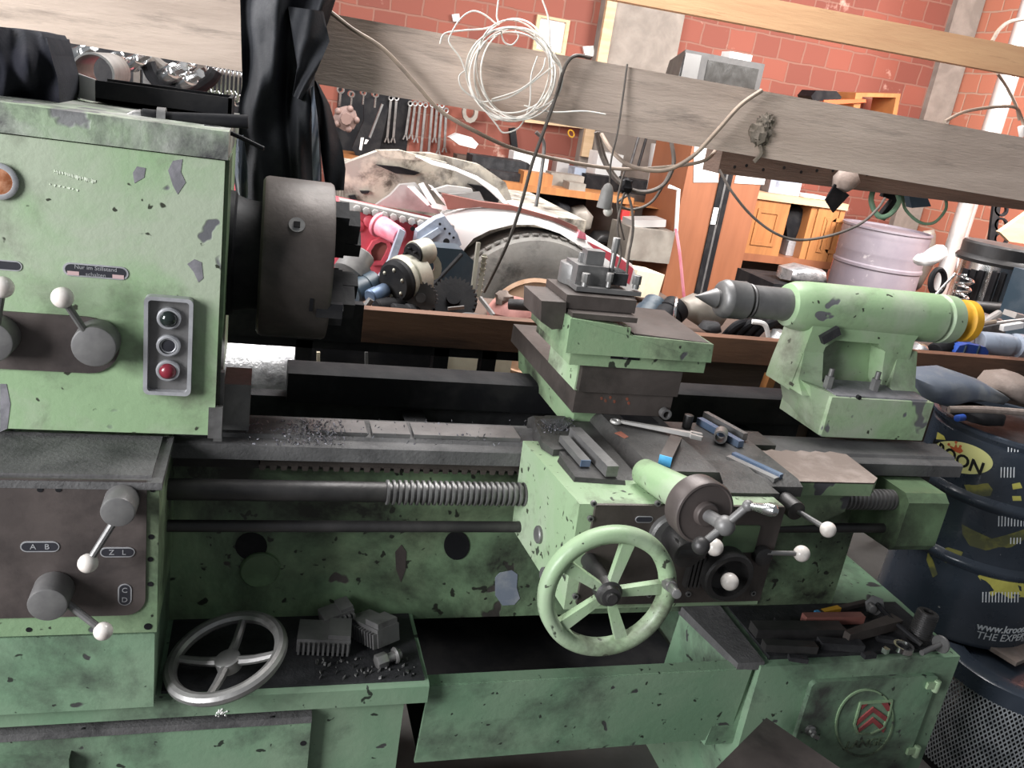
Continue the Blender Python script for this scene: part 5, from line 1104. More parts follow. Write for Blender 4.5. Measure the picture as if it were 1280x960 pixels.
# chrome heater
hY = 3.3; hc = PY(1236, 350, hY); k = SC(1236, 350, hY); R = 42*k
ht = thing('barrel_heater', 'chrome and black drum heater standing at the right', 'heater', (hc.x, hY, 0)); zt2 = PY(1236, 318, hY).z; zb2 = PY(1236, 392, hY).z
MB().rev((hc.x, hY, 0), Z_, [(0, R*.9), (zb2, R*.9), (zb2+.01, R*.98), (zt2-.04, R*.98), (zt2-.035, R*.9)], 48).build('heater_body', 'chrome', ht)
MB().rev((hc.x, hY, zt2-.04), Z_, [(0, R*1.06), (.015, R*1.1), (.03, R*1.04), (.035, R), (.085, R), (.095, R*.95), (.095, 0)], 48).build('heater_lid', 'iron', ht)
m = MB()
for i, x in enumerate((1208, 1218, 1228, 1246, 1256)):
    a = PY(x, 346, hY-R); m.box((a.x, hY-R*1.0, zb2+.03), (a.x+.012, hY-R*.8, zt2-.06), .002)
m.build('heater_slots', 'black', ht)
p = PY(1214, 383, hY-R); MB().rev((p.x, hY-R*1.05, p.z), X_, [(0, .03), (.22, .035), (.24, .03), (.24, 0)], 20).build('side_pipe', 'iron', ht)
bx2 = PY(1272, 370, 3.0); m = MB(); m.box((bx2.x-.02, 2.78, 0), (bx2.x+.4, 3.05, bx2.z+.12), .01); m.build('blue_cabinet', 'darkblue', None, 'dark blue box at the right edge beside the heater', 'box')
# galvanised pipe, black bracket and pale board at the right
p = PY(1216, 230, 5.4); m = MB(); m.cyl((p.x, p.y, .6), (p.x, p.y, 3.2), .058, seg=24); m.cyl((p.x+.1, p.y+.03, .6), (p.x+.1, p.y+.03, 3.2), .03, seg=16); m.build('flue_pipe', 'galv', None, 'bright galvanised flue pipe running up the right wall', 'pipe')
m = MB(); m.slab([(1243, 252), (1252, 252), (1244, 308), (1236, 306)], 4.4, .02, .002)
for y in (262, 281, 299): m.ring([PY(x, yy, 4.4) for x, yy in circ(1252, y, 9, 9, 16)], [PY(x, yy, 4.4) for x, yy in circ(1252, y, 6.5, 6.5, 16)], (0, .02, 0))
m.build('black_bracket', 'black', None, 'black bracket with three round holes under the beam at the right', 'bracket')
m = MB(); m.slab([(1250, 290), (1290, 262), (1290, 306), (1262, 302)], 4.0, .03, .002); m.build('pale_board', 'palewood', None, 'pale triangular board at the right edge above the heater', 'board')
# ------------------------------------------------------------------ red engine, car
Ye = 2.85
en = thing('red_engine', 'red painted engine block behind the chuck with a row of bolts', 'engine', V((PY(490, 300, Ye).x, Ye+.2, 0)))
m = MB(); m.slab([(285, 215), (430, 258), (560, 285), (562, 310), (540, 370), (520, 400), (285, 400)], Ye, .22, .01)
for x, y, r in ((436, 270, 9), (448, 282, 7), (462, 276, 8), (430, 300, 7)): c = PY(x, y, Ye); m.rev(c, -Y_, [(-.01, r*SC(x, y, Ye)), (.01, r*SC(x, y, Ye)), (.016, r*.5*SC(x, y, Ye)), (.016, 0)], 16)
m.build('engine_block', 'enginered', en)
m = MB(); m.ring([PY(x, y, Ye-.001) for x, y in ((458, 312), (465, 300), (476, 297), (486, 300), (489, 308), (484, 320), (478, 330), (462, 330))], [PY(x, y, Ye-.001) for x, y in ((463, 312), (468, 304), (476, 301), (482, 303), (484, 309), (480, 318), (476, 325), (465, 325))], (0, -.02, 0), .003); m.use(1).slab([(462, 312), (467, 303), (476, 300), (483, 303), (485, 309), (481, 319), (477, 327), (464, 327)], Ye-.002, .002); m.build('inspection_port', ['enginered', 'carrust'], en)
m = MB(); a, b = PY(476, 282, Ye-.03), PY(500, 296, Ye-.10); m.cyl(a, b, .035, .03, 24, .004); m.cyl(a-(b-a)*.15, a, .042, .042, 24, .003); m.build('pink_pipe', 'enginepink', en)
m = MB(); m.slab([(425, 250), (446, 254), (568, 282), (568, 291), (446, 264), (425, 262)], Ye-.02, .06, .002); m.build('head_flange', 'cargrey', en)
for i in range(10):
    x = 446+i*11.3; y = 260.5+i*2.6; c = PY(x, y, Ye-.02); m = MB(); m.cyl(c, c-Y_*.018, .0125, seg=6, b=.001); m.build('flange_bolt', 'cargrey', en)
m = MB(); m.slab([(522, 290), (545, 274), (556, 270), (572, 292), (577, 306), (560, 322), (530, 305), (518, 312)], Ye-.10, .06, .005); m.use(1)
for x, y, r in ((558, 302, 4), (513+3, 286, 3), (550, 280, 1.6), (556, 286, 1.6), (562, 292, 1.6), (567, 297, 1.6)): m.slab(circ(x, y, r, r, 14), Ye-.1008, .002)
m.use(0).slab([(524, 300), (548, 285), (552, 290), (532, 305)], Ye-.115, .02, .004)
m.build('bell_housing', ['bluegrey', 'black'], en)
m = MB(); m.slab([(500, 286), (507, 290), (488, 345), (478, 352), (472, 349), (486, 326)], Ye-.14, .03, .004); m.build('timing_cover', 'bluegrey', en)
# car body
Yc = 3.0
car = thing('car', 'white car body with a wheel in its arch and a stripped engine bay', 'car', V((PY(660, 330, Yc).x, Yc+.5, 0)))
arch_o = [(548, 283), (560, 270), (585, 262), (615, 260), (650, 263), (690, 275), (725, 291), (760, 312), (790, 330), (800, 360)]
arch_i = [(577, 330), (580, 312), (592, 298), (612, 288), (640, 281), (668, 281), (700, 292), (728, 310), (752, 332), (768, 362)]
m = MB(); m.ring([PY(x, y, Yc) for x, y in arch_o+[(800, 400)]], [PY(x, y, Yc) for x, y in arch_i+[(772, 400)]], (0, .05, 0), .004) if 0 else None
t = bmesh.new(); n = len(arch_o); A = [t.verts.new(PY(x, y, Yc-.002)) for x, y in arch_o]; Bm = [t.verts.new(PY((x+u)/2, (y+w_)/2, Yc-.014)) for (x, y), (u, w_) in zip(arch_o, arch_i)]; Ci = [t.verts.new(PY(x, y, Yc-.02)) for x, y in arch_i]; Di = [t.verts.new(PY(x, y, Yc+.30)) for x, y in arch_i]; Eo = [t.verts.new(PY(x, y, Yc+.02)+V((0, .28, .01))) for x, y in arch_o]
for P, Q in ((A, Bm), (Bm, Ci), (Ci, Di), (Di, Eo), (Eo, A)):
    for i in range(n-1): t.faces.new((P[i], P[i+1], Q[i+1], Q[i]))
m._add(t); m.build('fender', 'carwhite', car, smooth=.9)
m = MB(); m.slab([(553, 242), (600, 252), (640, 257), (700, 274), (722, 284), (722, 290), (690, 276), (640, 263), (600, 259), (560, 262)], Yc-.01, .03, .002); m.build('fender_seam', 'carrust', car)
m = MB(); m.slab([(725, 288), (732, 292), (733, 300), (722, 297)], Yc-.02, .03, .002); m.build('fender_tab', 'enginepink', car)
m = MB(); m.slab([(735, 302), (775, 322), (792, 336), (786, 358), (770, 352), (760, 334)], Yc-.015, .03, .003); m.build('door_edge', 'enginered', car)
tc_ = PY(657, 402, Yc+.055); k = SC(666, 400, Yc+.055); R = 115*k
m = MB(); pf = [(-.08, R*.52), (-.09, R*.62), (-.095, R*.8), (-.085, R*.93), (-.06, R*.99), (.06, R), (.09, R*.9), (.09, R*.5)]
m.rev(tc_, Y_, pf, 72)
for i in range(60):
    a = 2*pi*i/60; d = V((cos(a), 0, sin(a))); m.obox(tc_+d*R*.985+V((0, -.05, 0)), d, Y_, d.cross(Y_), .006, .05, .022)
whl = m.build('wheel', 'tyre', car, 'dusty grey tyre')
m = MB(); m.rev(tc_, Y_, [(-.088, R*.54), (-.095, R*.50), (-.08, R*.47), (-.02, R*.44), (.04, R*.42), (.04, R*.5)], 56); m.build('wheel_rim', 'rim', whl)
m = MB(); m.rev(tc_, Y_, [(.03, R*.43), (.035, 0)], 40); m.build('wheel_disc', 'black', whl)
# engine bay panels and bonnet edge
m = MB(); m.slab([(430, 205), (470, 190), (540, 192), (600, 206), (632, 228), (640, 250), (560, 262), (545, 275), (430, 248)], Yc+.12, .06, .004)
m.build('inner_wing', 'carbeige', car)
m = MB(); m.slab([(488, 244), (500, 231), (520, 229), (542, 256), (552, 268), (470, 256)], Yc+.02, .03, .003); m.build('radiator_panel', 'cargrey', car)
for q in ([(510, 234), (519, 234), (540, 256), (534, 257)], [(524, 231), (530, 229), (546, 255), (562, 259), (556, 263), (540, 260)], [(536, 231), (541, 233), (558, 252), (566, 259), (560, 260)]):
    MB().slab(q, Yc-.0, .02, .002).build('brace', 'carwhite', car)
m = MB(); m.slab([(548, 244), (600, 240), (606, 252), (590, 256), (556, 256)], Yc+.05, .02, .002); m.build('wing_recess', 'cargrey', car)
m = MB()
for q in ([(470, 206), (500, 209), (525, 216), (518, 219), (495, 217)], [(585, 230), (612, 234), (626, 246), (622, 254), (606, 250), (598, 240)], [(450, 239), (462, 239), (460, 242), (452, 242)], [(436, 245), (444, 244), (446, 249), (438, 250)]): m = MB(); m.slab(q, Yc+.10, .02); m.build('bay_opening', 'black', car)

t = bmesh.new(); top = [(520, 196), (560, 206), (600, 222), (622, 236), (636, 256)]; lo_ = [(540, 206), (570, 214), (596, 226), (612, 238), (632, 256)]
m = MB(); m.slab(top+lo_[::-1], Yc+.04, .05, .003); m.build('bonnet_edge', 'carwhite', car)
m = MB(); m.slab([(470, 188), (500, 188), (560, 204), (520, 200), (480, 197)], Yc+.06, .04, .003); m.use(1).slab([(540, 238), (560, 232), (590, 236), (592, 241), (560, 242)], Yc+.08, .03); m.build('cowl_panel', ['carbeige', 'paper'], car)
m = MB(); m.box((PY(430, 300, Yc).x, Yc+.15, .25), (PY(590, 300, Yc).x, Yc+1.2, PY(500, 240, Yc+.15).z)); m.box((PY(590, 300, Yc).x, Yc+.34, .25), (PY(770, 300, Yc).x, Yc+1.2, PY(650, 268, Yc+.3).z)); m.build('body_shell', 'carbeige', car)
# ------------------------------------------------------------------ workbench and tool wall at the back
Yb = 5.9
bk2 = thing('workbench', 'wooden workbench along the brick wall loaded with tools', 'workbench', (PY(700, 240, Yb).x, 6.3, 0))
zt3 = PY(740, 241, Yb).z; xl_, xr_ = PY(430, 230, Yb).x, PY(838, 250, Yb).x
xr_ = min(xr_, PY(841, 300, 5.55).x-.2)
MB().box((xl_, Yb, zt3-.05), (xr_, WY-.02, zt3), .004).build('bench_top', 'pinewood', bk2)
MB().box((xl_, Yb+.45, .1), (xr_-.2, Yb+.48, zt3-.05), .004).build('shade_panel', 'black', bk2)  # black sheet standing in for the shade under the bench
p = PY(783, 300, Yb); MB().box((p.x-.05, Yb+.02, 0), (p.x+.03, Yb+.1, zt3-.05), .004).build('leg', 'pinewood', bk2)
MB().box((xl_, Yb+.05, 0), (xl_+.08, Yb+.13, zt3-.05), .004).build('leg', 'pinewood', bk2)
MB().box((xl_, Yb+.1, .2), (xr_-.25, Yb+.44, .24), .004).build('shelf', 'darkwood', bk2)
m = MB(); a, b = PY(793, 249, Yb-.03), PY(828, 262, Yb-.03); m.box((a.x, Yb-.03, b.z), (b.x, Yb+.3, zt3-.052), .004); m.build('drawer', 'pinewood', bk2)
def onb(name, x, y, wpx, hpx, mats, lab, cat, Y=6.05, dep=.15, b=.006, rot=0):
    p = PY(x, y, Y); k = SC(x, y, Y); z = zt3; h = hpx*k; m = MB(); m.obox((p.x, Y+dep/2, z+h/2), (cos(rot), sin(rot), 0), (-sin(rot), cos(rot), 0), Z_, wpx*k, dep, h, b); return m.build(name, mats, None, lab, cat)
onb('wooden_box', 670, 240, 38, 15, 'pinewood', 'low wooden box at the left end of the workbench front', 'box', 5.92)
onb('grey_tray', 708, 232, 44, 15, 'greybox', 'grey metal tray on the workbench behind the bulb socket', 'tray', 6.1)
onb('steel_tray', 720, 244, 22, 9, 'greybox', 'small grey steel box at the front edge of the workbench', 'box', 5.92)
onb('blue_box', 724, 222, 15, 22, 'bluegrey', 'light blue box on the workbench', 'box', 6.3)
onb('white_canister', 760, 215, 34, 42, 'paper', 'big white plastic canister on the workbench', 'canister', 6.45, .2, .04)
onb('black_case', 752, 230, 44, 17, 'black', 'black tool case in front of the white canister', 'case', 6.2)
onb('tool_roll', 620, 236, 70, 22, 'soot', 'dark grey tool roll on the workbench behind the car', 'tool roll', 6.2, .2)
onb('leather_roll', 592, 205, 44, 16, 'darkwood', 'brown leather roll on the workbench behind the bonnet', 'roll', 6.5, .15, .03)
onb('white_cup', 613, 212, 12, 14, 'paper', 'white cup beside the brown leather roll', 'cup', 6.35, .08)
onb('blue_can', 546, 208, 14, 12, 'blue', 'small blue can on the workbench', 'can', 6.4, .08)
onb('white_box', 520, 204, 18, 9, 'paper', 'small white box on the workbench under the spanners', 'box', 6.5, .08)
onb('battery_charger', 662, 212, 46, 30, 'paper', 'white charger with a round dial on the workbench', 'charger', 6.4, .15)
onb('clear_jar', 704, 205, 16, 28, 'silver', 'pale plastic jar beside the charger', 'jar', 6.5, .12, .03)
onb('black_grinder', 800, 232, 40, 18, 'soot', 'black grinder at the right end of the workbench', 'grinder', 6.2, .15, .03)
onb('white_packet', 812, 226, 16, 14, 'paper', 'white packet behind the black grinder', 'packet', 6.45, .1)
onb('socket_case', 640, 226, 60, 10, 'soot', 'flat black socket case on the workbench', 'case', 6.0, .12)
p = PY(654, 212, 6.38); m = MB(); m.rev(p, -Y_, [(0, .06), (.02, .06), (.02, .045)], 24); m.use(1).rev(p, -Y_, [(0, .045), (.012, .045), (.012, 0)], 24); m.build('round_dial', ['black', 'paper'], None, 'round white dial with a black rim leaning on the charger', 'dial')
# rubbish under the bench
for i, (pix, mat_, lab, cat) in enumerate((([(712, 280), (718, 262), (734, 258), (744, 270), (740, 288), (722, 292)], 'greybox', 'grey sack in the dark under the workbench', 'sack'), ([(690, 270), (700, 252), (715, 258), (712, 280), (698, 282)], 'black', 'black bag in the dark under the workbench', 'bag'), ([(745, 330), (752, 312), (775, 308), (780, 330)], 'soot', 'black heap under the right end of the workbench', 'heap'), ([(740, 304), (750, 292), (768, 292), (772, 306)], 'iron', 'dark pot under the right end of the workbench', 'pot'))):
    blob(cat+'_bundle', pix, 5.95, .2, mat_, lab, cat)
p = PY(781, 274, 5.85); m = MB(); m.box((p.x-.03, 5.85, p.z-.05), (p.x+.03, 5.9, p.z+.06), .01); m.build('red_lamp', 'red', None, 'small red lamp on the workbench leg', 'lamp')
# grey box + carton under the right end
a, b = PY(788, 284, 5.5), PY(836, 330, 5.5); m = MB(); m.box((a.x, 5.5, b.z), (b.x, 5.85, a.z), .01); gbx = m.build('metal_cabinet', 'greybox', None, 'worn grey metal box below the workbench beside the brown wardrobe', 'box')
m = MB(); p = PY(812, 280, 5.55); m.obox((p.x, 5.65, p.z), (1, 0, .12), Y_, (-.12, 0, 1), .26, .18, .05, .01); m.build('grey_parcel', 'silver', None, 'grey parcel lying on the worn metal box', 'parcel')
a, b = PY(786, 338, 4.6), PY(824, 374, 4.6); m = MB(); m.obox(((a.x+b.x)/2, 4.7, (a.z+b.z)/2), (1, .25, -.1), (-.25, 1, 0), (.1, 0, 1), b.x-a.x-.02, .2, a.z-b.z, .008); m.build('cardboard_carton', 'carton', None, 'bright cream cardboard carton behind the tool post', 'carton')
MB().box((PY(786, 330, 4.6).x-.2, 4.5, 0), (PY(824, 374, 4.6).x+.2, 5.0, PY(800, 374, 4.6).z-.03), .01).build('wooden_crate', 'darkwood', None, 'dark crate under the cream carton', 'crate')
m = MB(); m.tube([PY(836, 233, 5.4), PY(848, 237, 5.4), PY(845, 290, 5.4)], .014, 8, 1); m.build('white_conduit', 'paper', None, 'white bent conduit beside the brown wardrobe', 'conduit')
m = MB(); m.tube([PY(845, 286, 3.4), PY(850, 320, 3.35), PY(855, 372, 3.3)], .007, 8); m.build('pink_cable', 'enginepink', None, 'pinkish cable hanging down in front of the brown wardrobe', 'cable')
# hanging tools on wall
Yw = WY-.05
tb_ = thing('pegboard', 'dark board on the brick wall behind the hanging spanners', 'board', (PY(470, 160, WY-.03).x, WY-.03, 1.0))
a, b = PY(425, 95, WY-.035), PY(507, 200, WY-.035); MB().box((a.x, WY-.03, b.z), (b.x, WY, a.z), .004).build('board_panel', 'black', tb_)
k = SC(520, 150, Yw)
def spanner(x0, y0, x1, y1, lab, grp=None, w=.018, mat='steel', Y=None, ring=3.6):
    Yq = Y or Yw; kk = SC(x0, y0, Yq); a, b = PY(x0, y0, Yq), PY(x1, y1, Yq); d = (b-a).normalized(); sd = d.cross(Y_)
    m = MB(); m.torus(a, Y_, ring*kk*.75, ring*kk*.3, 18, 6); m.bar(a+d*ring*kk, b-d*ring*kk*.6, w, .012, .002, up=Y_)
    for s in (-1, 1): m.bar(b-d*.01+sd*s*.006, b+d*ring*kk*1.1+sd*s*ring*kk*.75, w*.6, .012, .001, up=Y_)
    return m.build('spanner', mat, None, lab, 'spanner', grp)
sp_ = [((400, 190), (370, 490)), ((440, 190), (415, 490)), ((540, 230), (505, 470)), ((575, 230), (545, 465)), ((612, 230), (582, 490)), ((650, 240), (615, 600)), ((700, 240), (672, 590)), ((735, 240), (715, 490)), ((770, 244), (742, 580)), ((800, 280), (788, 560))]
names = ['left of the pair on the dark board', 'right of the pair on the dark board'] + [None]*8
o_ = ['first', 'second', 'third', 'fourth', 'fifth', 'sixth', 'seventh', 'eighth']
for i, ((a, b), (c, d)) in enumerate(sp_):
    lab = ('long steel spanner hanging '+names[i]) if names[i] else 'steel spanner hanging on the brick wall, %s from the left after the dark board' % o_[i-2]
    spanner(420+a*.172, 90+b*.172, 420+c*.172, 90+d*.172, lab, None)
m = MB(); m.slab([(455, 122), (480, 126), (486, 136), (470, 206), (448, 200), (440, 185), (455, 150)], Yw-.3, .03, .004); m.use(1)
for q in ([(451, 172), (455, 172), (452, 188), (449, 187)], [(457, 174), (461, 175), (458, 180), (455, 180)]): m.slab(q, Yw-.302, .004)
m.build('plastic_bracket', ['black', 'paper'], None, 'black slotted panel hanging beside the jacket over the car', 'panel')
m = MB(); c = PY(432, 148, 4.4); m.rev(c, -Y_, [(0, .06), (.02, .06), (.03, .03), (.05, .028), (.05, 0)], 8)
for i in range(5): m.sph(c+V((.05*cos(i*1.26), -.02, .05*sin(i*1.26))), .017, u=10, v=6)
m.build('cast_hub', 'hubbrown', None, 'brownish cast hub hanging right of the jacket', 'hub')
for i, (x, y, s_, lab) in enumerate(((426, 112, 5, 'round chrome socket hanging right beside the jacket'), (440, 118, 4, 'chrome socket under the beam above the black slotted panel'), (470, 118, 4, 'chrome clamp under the beam left of the spanner pair'), (455, 116, 3.5, 'small chrome socket between the two others under the beam'))):
    p = PY(x, y, 4.6); r = s_*SC(x, y, 4.6); m = MB(); m.pipe(p, p+V((0, .08, 0)), r, r*.6, 16); m.bar(p-Z_*r, p-Z_*r*4, r*.5, r*.5, .001); m.build('socket_tool', 'chrome', None, lab, 'socket')
m = MB(); m.bar(PY(478, 130, 5.5), PY(462, 172, 5.5), .03, .012, .002); m.build('flat_file', 'steel', None, 'flat bright file hanging left of the spanner pair', 'file')
m = MB(); m.slab([(562, 172), (572, 167), (590, 172), (598, 180), (594, 186), (574, 181)], Yw-.2, .1, .006); m.build('white_rag', 'paper', None, 'bright white rag on the wall shelf right of the spanners', 'rag')
for i, (x, y, w_, h_, lab) in enumerate(((588, 140, 10, 14, 'grey bracket hanging under the beam behind the tan cable'), (620, 143, 8, 8, 'small dark clamp under the beam left of the wire coil tail'))):
    p = PY(x, y, Yw-.1); kk = SC(x, y, Yw-.1); m = MB(); m.ring([PY(a, b, Yw-.1) for a, b in circ(x, y, w_, h_, 12)], [PY(a, b, Yw-.1) for a, b in circ(x, y, w_*.55, h_*.55, 12)], (0, .04, 0), .003); m.build('clamp', 'greybox', None, lab, 'clamp')
m = MB(); m.bar(PY(640, 160, Yw), PY(648, 232, Yw), .05, .04, .004, up=Y_); m.build('black_post', 'black', None, 'black upright on the brick wall behind the charger', 'post')
m = MB(); m.bar(PY(655, 150, Yw), PY(790, 165, Yw), .05, .03, .004); m.build('wall_shelf', 'palewood', None, 'thin pale shelf on the brick wall just under the beam', 'shelf')
m = MB(); m.torus(PY(714, 167, Yw-.04), Y_, .03, .006, 20, 6, .7); m.build('wire_ring', 'yellow', None, 'small yellow wire ring hanging from the pale wall shelf', 'ring')
for i, (x, n) in enumerate(((796, 'thin grey rod'), (806, 'thin dark rod'))):
    MB().tube([PY(x+3, 168, 6.3), PY(x-9, 210, 6.3)], .012, 8).build('hanging_rod', 'steel_grey' if i == 0 else 'iron', None, n+' hanging behind the cables near the pillar', 'rod')
m = MB(); p = PY(822, 180, 6.2); m.cyl(p, p-Z_*.2, .05, .04, 20, .004); m.cyl(p-Z_*.2, p-Z_*.34, .02, .02, 14); m.build('spray_gun', 'silver', None, 'silver spray tool hanging on the concrete pillar', 'tool')
m = MB(); p = PY(836, 196, 6.2); m.cyl(p+Z_*.2, p-Z_*.1, .035, .035, 18, .004); m.build('air_bottle', 'chrome', None, 'chrome bottle hanging beside the silver spray tool', 'bottle')
# picture frame, TV, switch
a, b = PY(672, 18, WY-.03), PY(706, 70, WY-.03); m = MB(); z0_, z1_ = b.z, a.z; ro = [V((a.x, WY-.001, z0_)), V((b.x, WY-.001, z0_)), V((b.x, WY-.001, z1_)), V((a.x, WY-.001, z1_))]; ce = sum(ro, V())/4; ri = [V((ce.x+(p.x-ce.x)*.78, p.y, ce.z+(p.z-ce.z)*.86)) for p in ro]
pf_ = thing('picture_frame', 'small wooden picture frame with a pale certificate on the brick wall', 'picture', (ce.x, WY-.02, z0_)); m.ring(ro, ri, (0, -.03, 0), .004); m.build('frame', 'palewood', pf_); MB().ext(ri, (0, -.008, 0)).build('print', 'bluegrey' if 0 else 'paper', pf_)
for i, (x, y, w_, lab) in enumerate(((570, 22, 5, 'white junction box on the brick wall behind the wire coil'), (797, 20, 5, 'white splotch plate high beside the pillar'), (736, 64, 7, 'white cracked plate on the brick wall just above the beam'))):
    MB().slab([(x-w_, y-w_+1), (x+w_-1, y-w_), (x+w_, y+w_*.9), (x-w_*.6, y+w_)], WY-.03, .03, .004).build('wall_plate', 'paper', None, lab, 'plate')
Yt = 5.7; TVz = PY(900, 112, Yt).z-.02
tv = thing('television', 'old grey television standing on the wardrobe above the beam', 'television', (PY(900, 100, Yt).x, Yt+.2, TVz))
a, b = PY(853, 66, Yt), PY(949, 112, Yt); zt4 = PY(880, 66, Yt).z
m = MB(); m.hexa([(a.x, Yt, TVz), (b.x, Yt, TVz), (b.x-.1, Yt+.45, TVz), (a.x+.1, Yt+.45, TVz), (a.x+.02, Yt, zt4), (b.x, Yt, zt4), (b.x-.1, Yt+.4, zt4-.06), (a.x+.1, Yt+.4, zt4-.06)], .02); m.build('tv_case', 'tvgrey', tv)
x1_ = PY(884, 80, Yt).x; MB().box((x1_, Yt-.004, TVz+.05), (b.x-.04, Yt+.01, zt4-.04), .003).build('screen', 'screen', tv)
MB().box((a.x+.02, Yt-.012, TVz+.02), (x1_-.06, Yt+.01, zt4-.02), .01).build('side_panel', 'silverdark', tv)
p = PY(922, 68, Yt+.15); MB().box((p.x-.09, Yt+.1, zt4), (p.x+.09, Yt+.22, zt4+.05), .01).build('white_tape', 'paper', None, 'white roll of paper on top of the television', 'paper')
# shelf things above the beam right of the tv
zs_ = PY(1080, 140, 6.2).z; m = MB(); m.box((PY(965, 120, 6.3).x, 6.3, zs_-.12), (PY(1125, 140, 6.3).x, WY, zs_-.08), .004); m.build('high_shelf', 'palewood', None, 'board shelf on the brick wall just hidden above the beam', 'shelf')
a, b = PY(1070, 118, 6.35), PY(1126, 142, 6.35); fr = [(1070, 116), (1126, 117), (1120, 150), (1064, 150)]; fi = [(1078, 121), (1120, 122), (1115, 148), (1072, 148)]
m = MB(); m.ring([PY(x, y, 6.35) for x, y in fr], [PY(x, y, 6.35) for x, y in fi], (0, .3, 0), .004); m.build('wooden_crate', 'pinewood', None, 'open wooden crate above the beam at the right', 'crate')
m = MB(); m.slab([(1014, 120), (1020, 113), (1046, 114), (1052, 121), (1050, 126), (1016, 126)], 6.32, .2, .006); m.build('black_box', 'black', None, 'flat black box above the beam left of the wooden crate', 'box')
m = MB(); m.slab([(1030, 125), (1082, 124), (1083, 128), (1030, 131)], 6.31, .1, .003); m.build('orange_strip', 'logo_red', None, 'orange strip below the flat black box above the beam', 'strip')
# wardrobe
Yd = 5.55
wr = thing('wardrobe', 'tall reddish brown wooden wardrobe with a black middle strip', 'wardrobe', (PY(880, 300, Yd).x, Yd+.3, 0))
xL = (PY(853, 228, Yd).x+PY(830, 366, Yd).x)/2; xM0 = (PY(905, 228, Yd).x+PY(861, 366, Yd).x)/2; xM1 = (PY(920, 228, Yd).x+PY(876, 366, Yd).x)/2; xR = (PY(948, 240, Yd).x+PY(928, 330, Yd).x)/2; zW = TVz
MB().box((xL, Yd+.03, 0), (xR, Yd+.6, zW), .004).build('carcass', 'doorwood', wr)
MB().box((xL, Yd, .05), (xM0, Yd+.028, zW-.02), .003).build('door', 'doorwood', wr)
MB().box((xM1, Yd, .05), (xR, Yd+.028, zW-.02), .003).build('door', 'plankwood' if 0 else 'doorwood', wr)
m = MB(); m.box((xM0, Yd-.012, .05), (xM1, Yd+.02, zW-.02), .002); m.use(1).box((xM0+.04, Yd-.016, .05), (xM0+.055, Yd-.01, zW-.02)); zc_ = PY(895, 270, Yd).z; m.use(2).box((xM0, Yd-.016, zc_-.06), (xM0+.05, Yd-.008, zc_+.06)); m.build('middle_strip', ['black', 'steel_grey', 'paper'], wr)
MB().slab([(868, 182), (899, 176), (898, 228), (867, 228)], Yd-.006, .004).build('notice', 'paper', None, 'white notice sheet taped to the left wardrobe door', 'paper')
MB().slab([(922, 212), (959, 212), (955, 231), (918, 229)], Yd-.006, .004).build('notice', 'paper', None, 'white sheet on the right wardrobe door under the dark plank', 'paper')
# sideboard
Ys = 5.9
sb = thing('sideboard', 'varnished pine sideboard with one open bay beside the lilac drum', 'sideboard', (PY(1010, 300, Ys).x, Ys+.3, 0))
def sbz(y, x=1000): return PY(x, y, Ys).z
zT_ = PY(985, 245, Ys).z; zB_ = PY(985, 322, Ys).z; xs0 = PY(938, 290, Ys).x; xs1 = PY(1050, 290, Ys).x
MB().box((xs0-.1, Ys-.02, zT_-.05), (xs1, Ys+.55, zT_), .004).build('top_board', 'palewood', sb)
MB().box((xs0-.1, Ys, zB_-.06), (xs1, Ys+.5, zB_), .004).build('bottom_board', 'doorwood', sb)
MB().box((xs0-.1, Ys+.5, .05), (xs1, Ys+.53, zT_-.05), .002).build('back_board', 'darkwood', sb)
xo0 = PY(980, 290, Ys).x; xo1 = PY(1008, 290, Ys).x
def pdoor(x0, x1):
    m = MB(); m.box((x0, Ys, zB_), (x1, Ys+.025, zT_-.05), .003); m.ring([(x0+.07, Ys-.001, zB_+.07), (x1-.07, Ys-.001, zB_+.07), (x1-.07, Ys-.001, zT_-.12), (x0+.07, Ys-.001, zT_-.12)], [(x0+.10, Ys-.001, zB_+.1), (x1-.10, Ys-.001, zB_+.1), (x1-.1, Ys-.001, zT_-.15), (x0+.1, Ys-.001, zT_-.15)], (0, -.008, 0), .002); m.build('door', 'pinewood', sb)
pdoor(xs0-.05, xo0); pdoor(xo1+.06, (xo1+xs1)/2+.1); pdoor((xo1+xs1)/2+.11, xs1)
MB().box((xo1, Ys+.01, zB_), (xo1+.055, Ys+.5, zT_-.05), .002).build('divider', 'pinewood', sb)
for x in (xs0-.1, xs1-.06): MB().box((x, Ys+.02, 0), (x+.06, Ys+.5, zB_-.06), .003).build('leg', 'darkwood', sb)
p = PY(992, 275, Ys+.25); blob('helmet', [(982, 300), (980, 275), (986, 258), (1000, 255), (1011, 264), (1012, 285), (1004, 302)], Ys+.12, .22, 'black', 'black helmet inside the open bay of the sideboard', 'helmet')
p = PY(993, 312, Ys+.1); m = MB(); m.box((p.x-.07, Ys+.1, zB_+.002), (p.x+.08, Ys+.25, zB_+.12), .01); m.build('white_adapter', 'label', None, 'white adapter block under the helmet in the open bay', 'adapter')
p = PY(972, 236, Ys+.2); m = MB(); m.box((p.x-.14, Ys+.1, zT_+.001), (p.x+.14, Ys+.4, zT_+.12), .01); m.build('grey_case', 'bluegrey', None, 'grey-blue case on top of the sideboard', 'case')
p = PY(1012, 244, Ys+.2); m = MB(); m.obox((p.x, Ys+.2, zT_+.012), (1, .2, 0), (-.2, 1, 0), Z_, .3, .2, .02, .003); m.build('paper_stack', 'paper', None, 'loose papers lying on the sideboard right of the case', 'paper')
blob('foil_heap', [(984, 352), (988, 338), (1010, 334), (1036, 340), (1038, 356)], 4.6, .2, 'foil', 'crumpled silvery bags behind the top of the tailstock', 'bag')
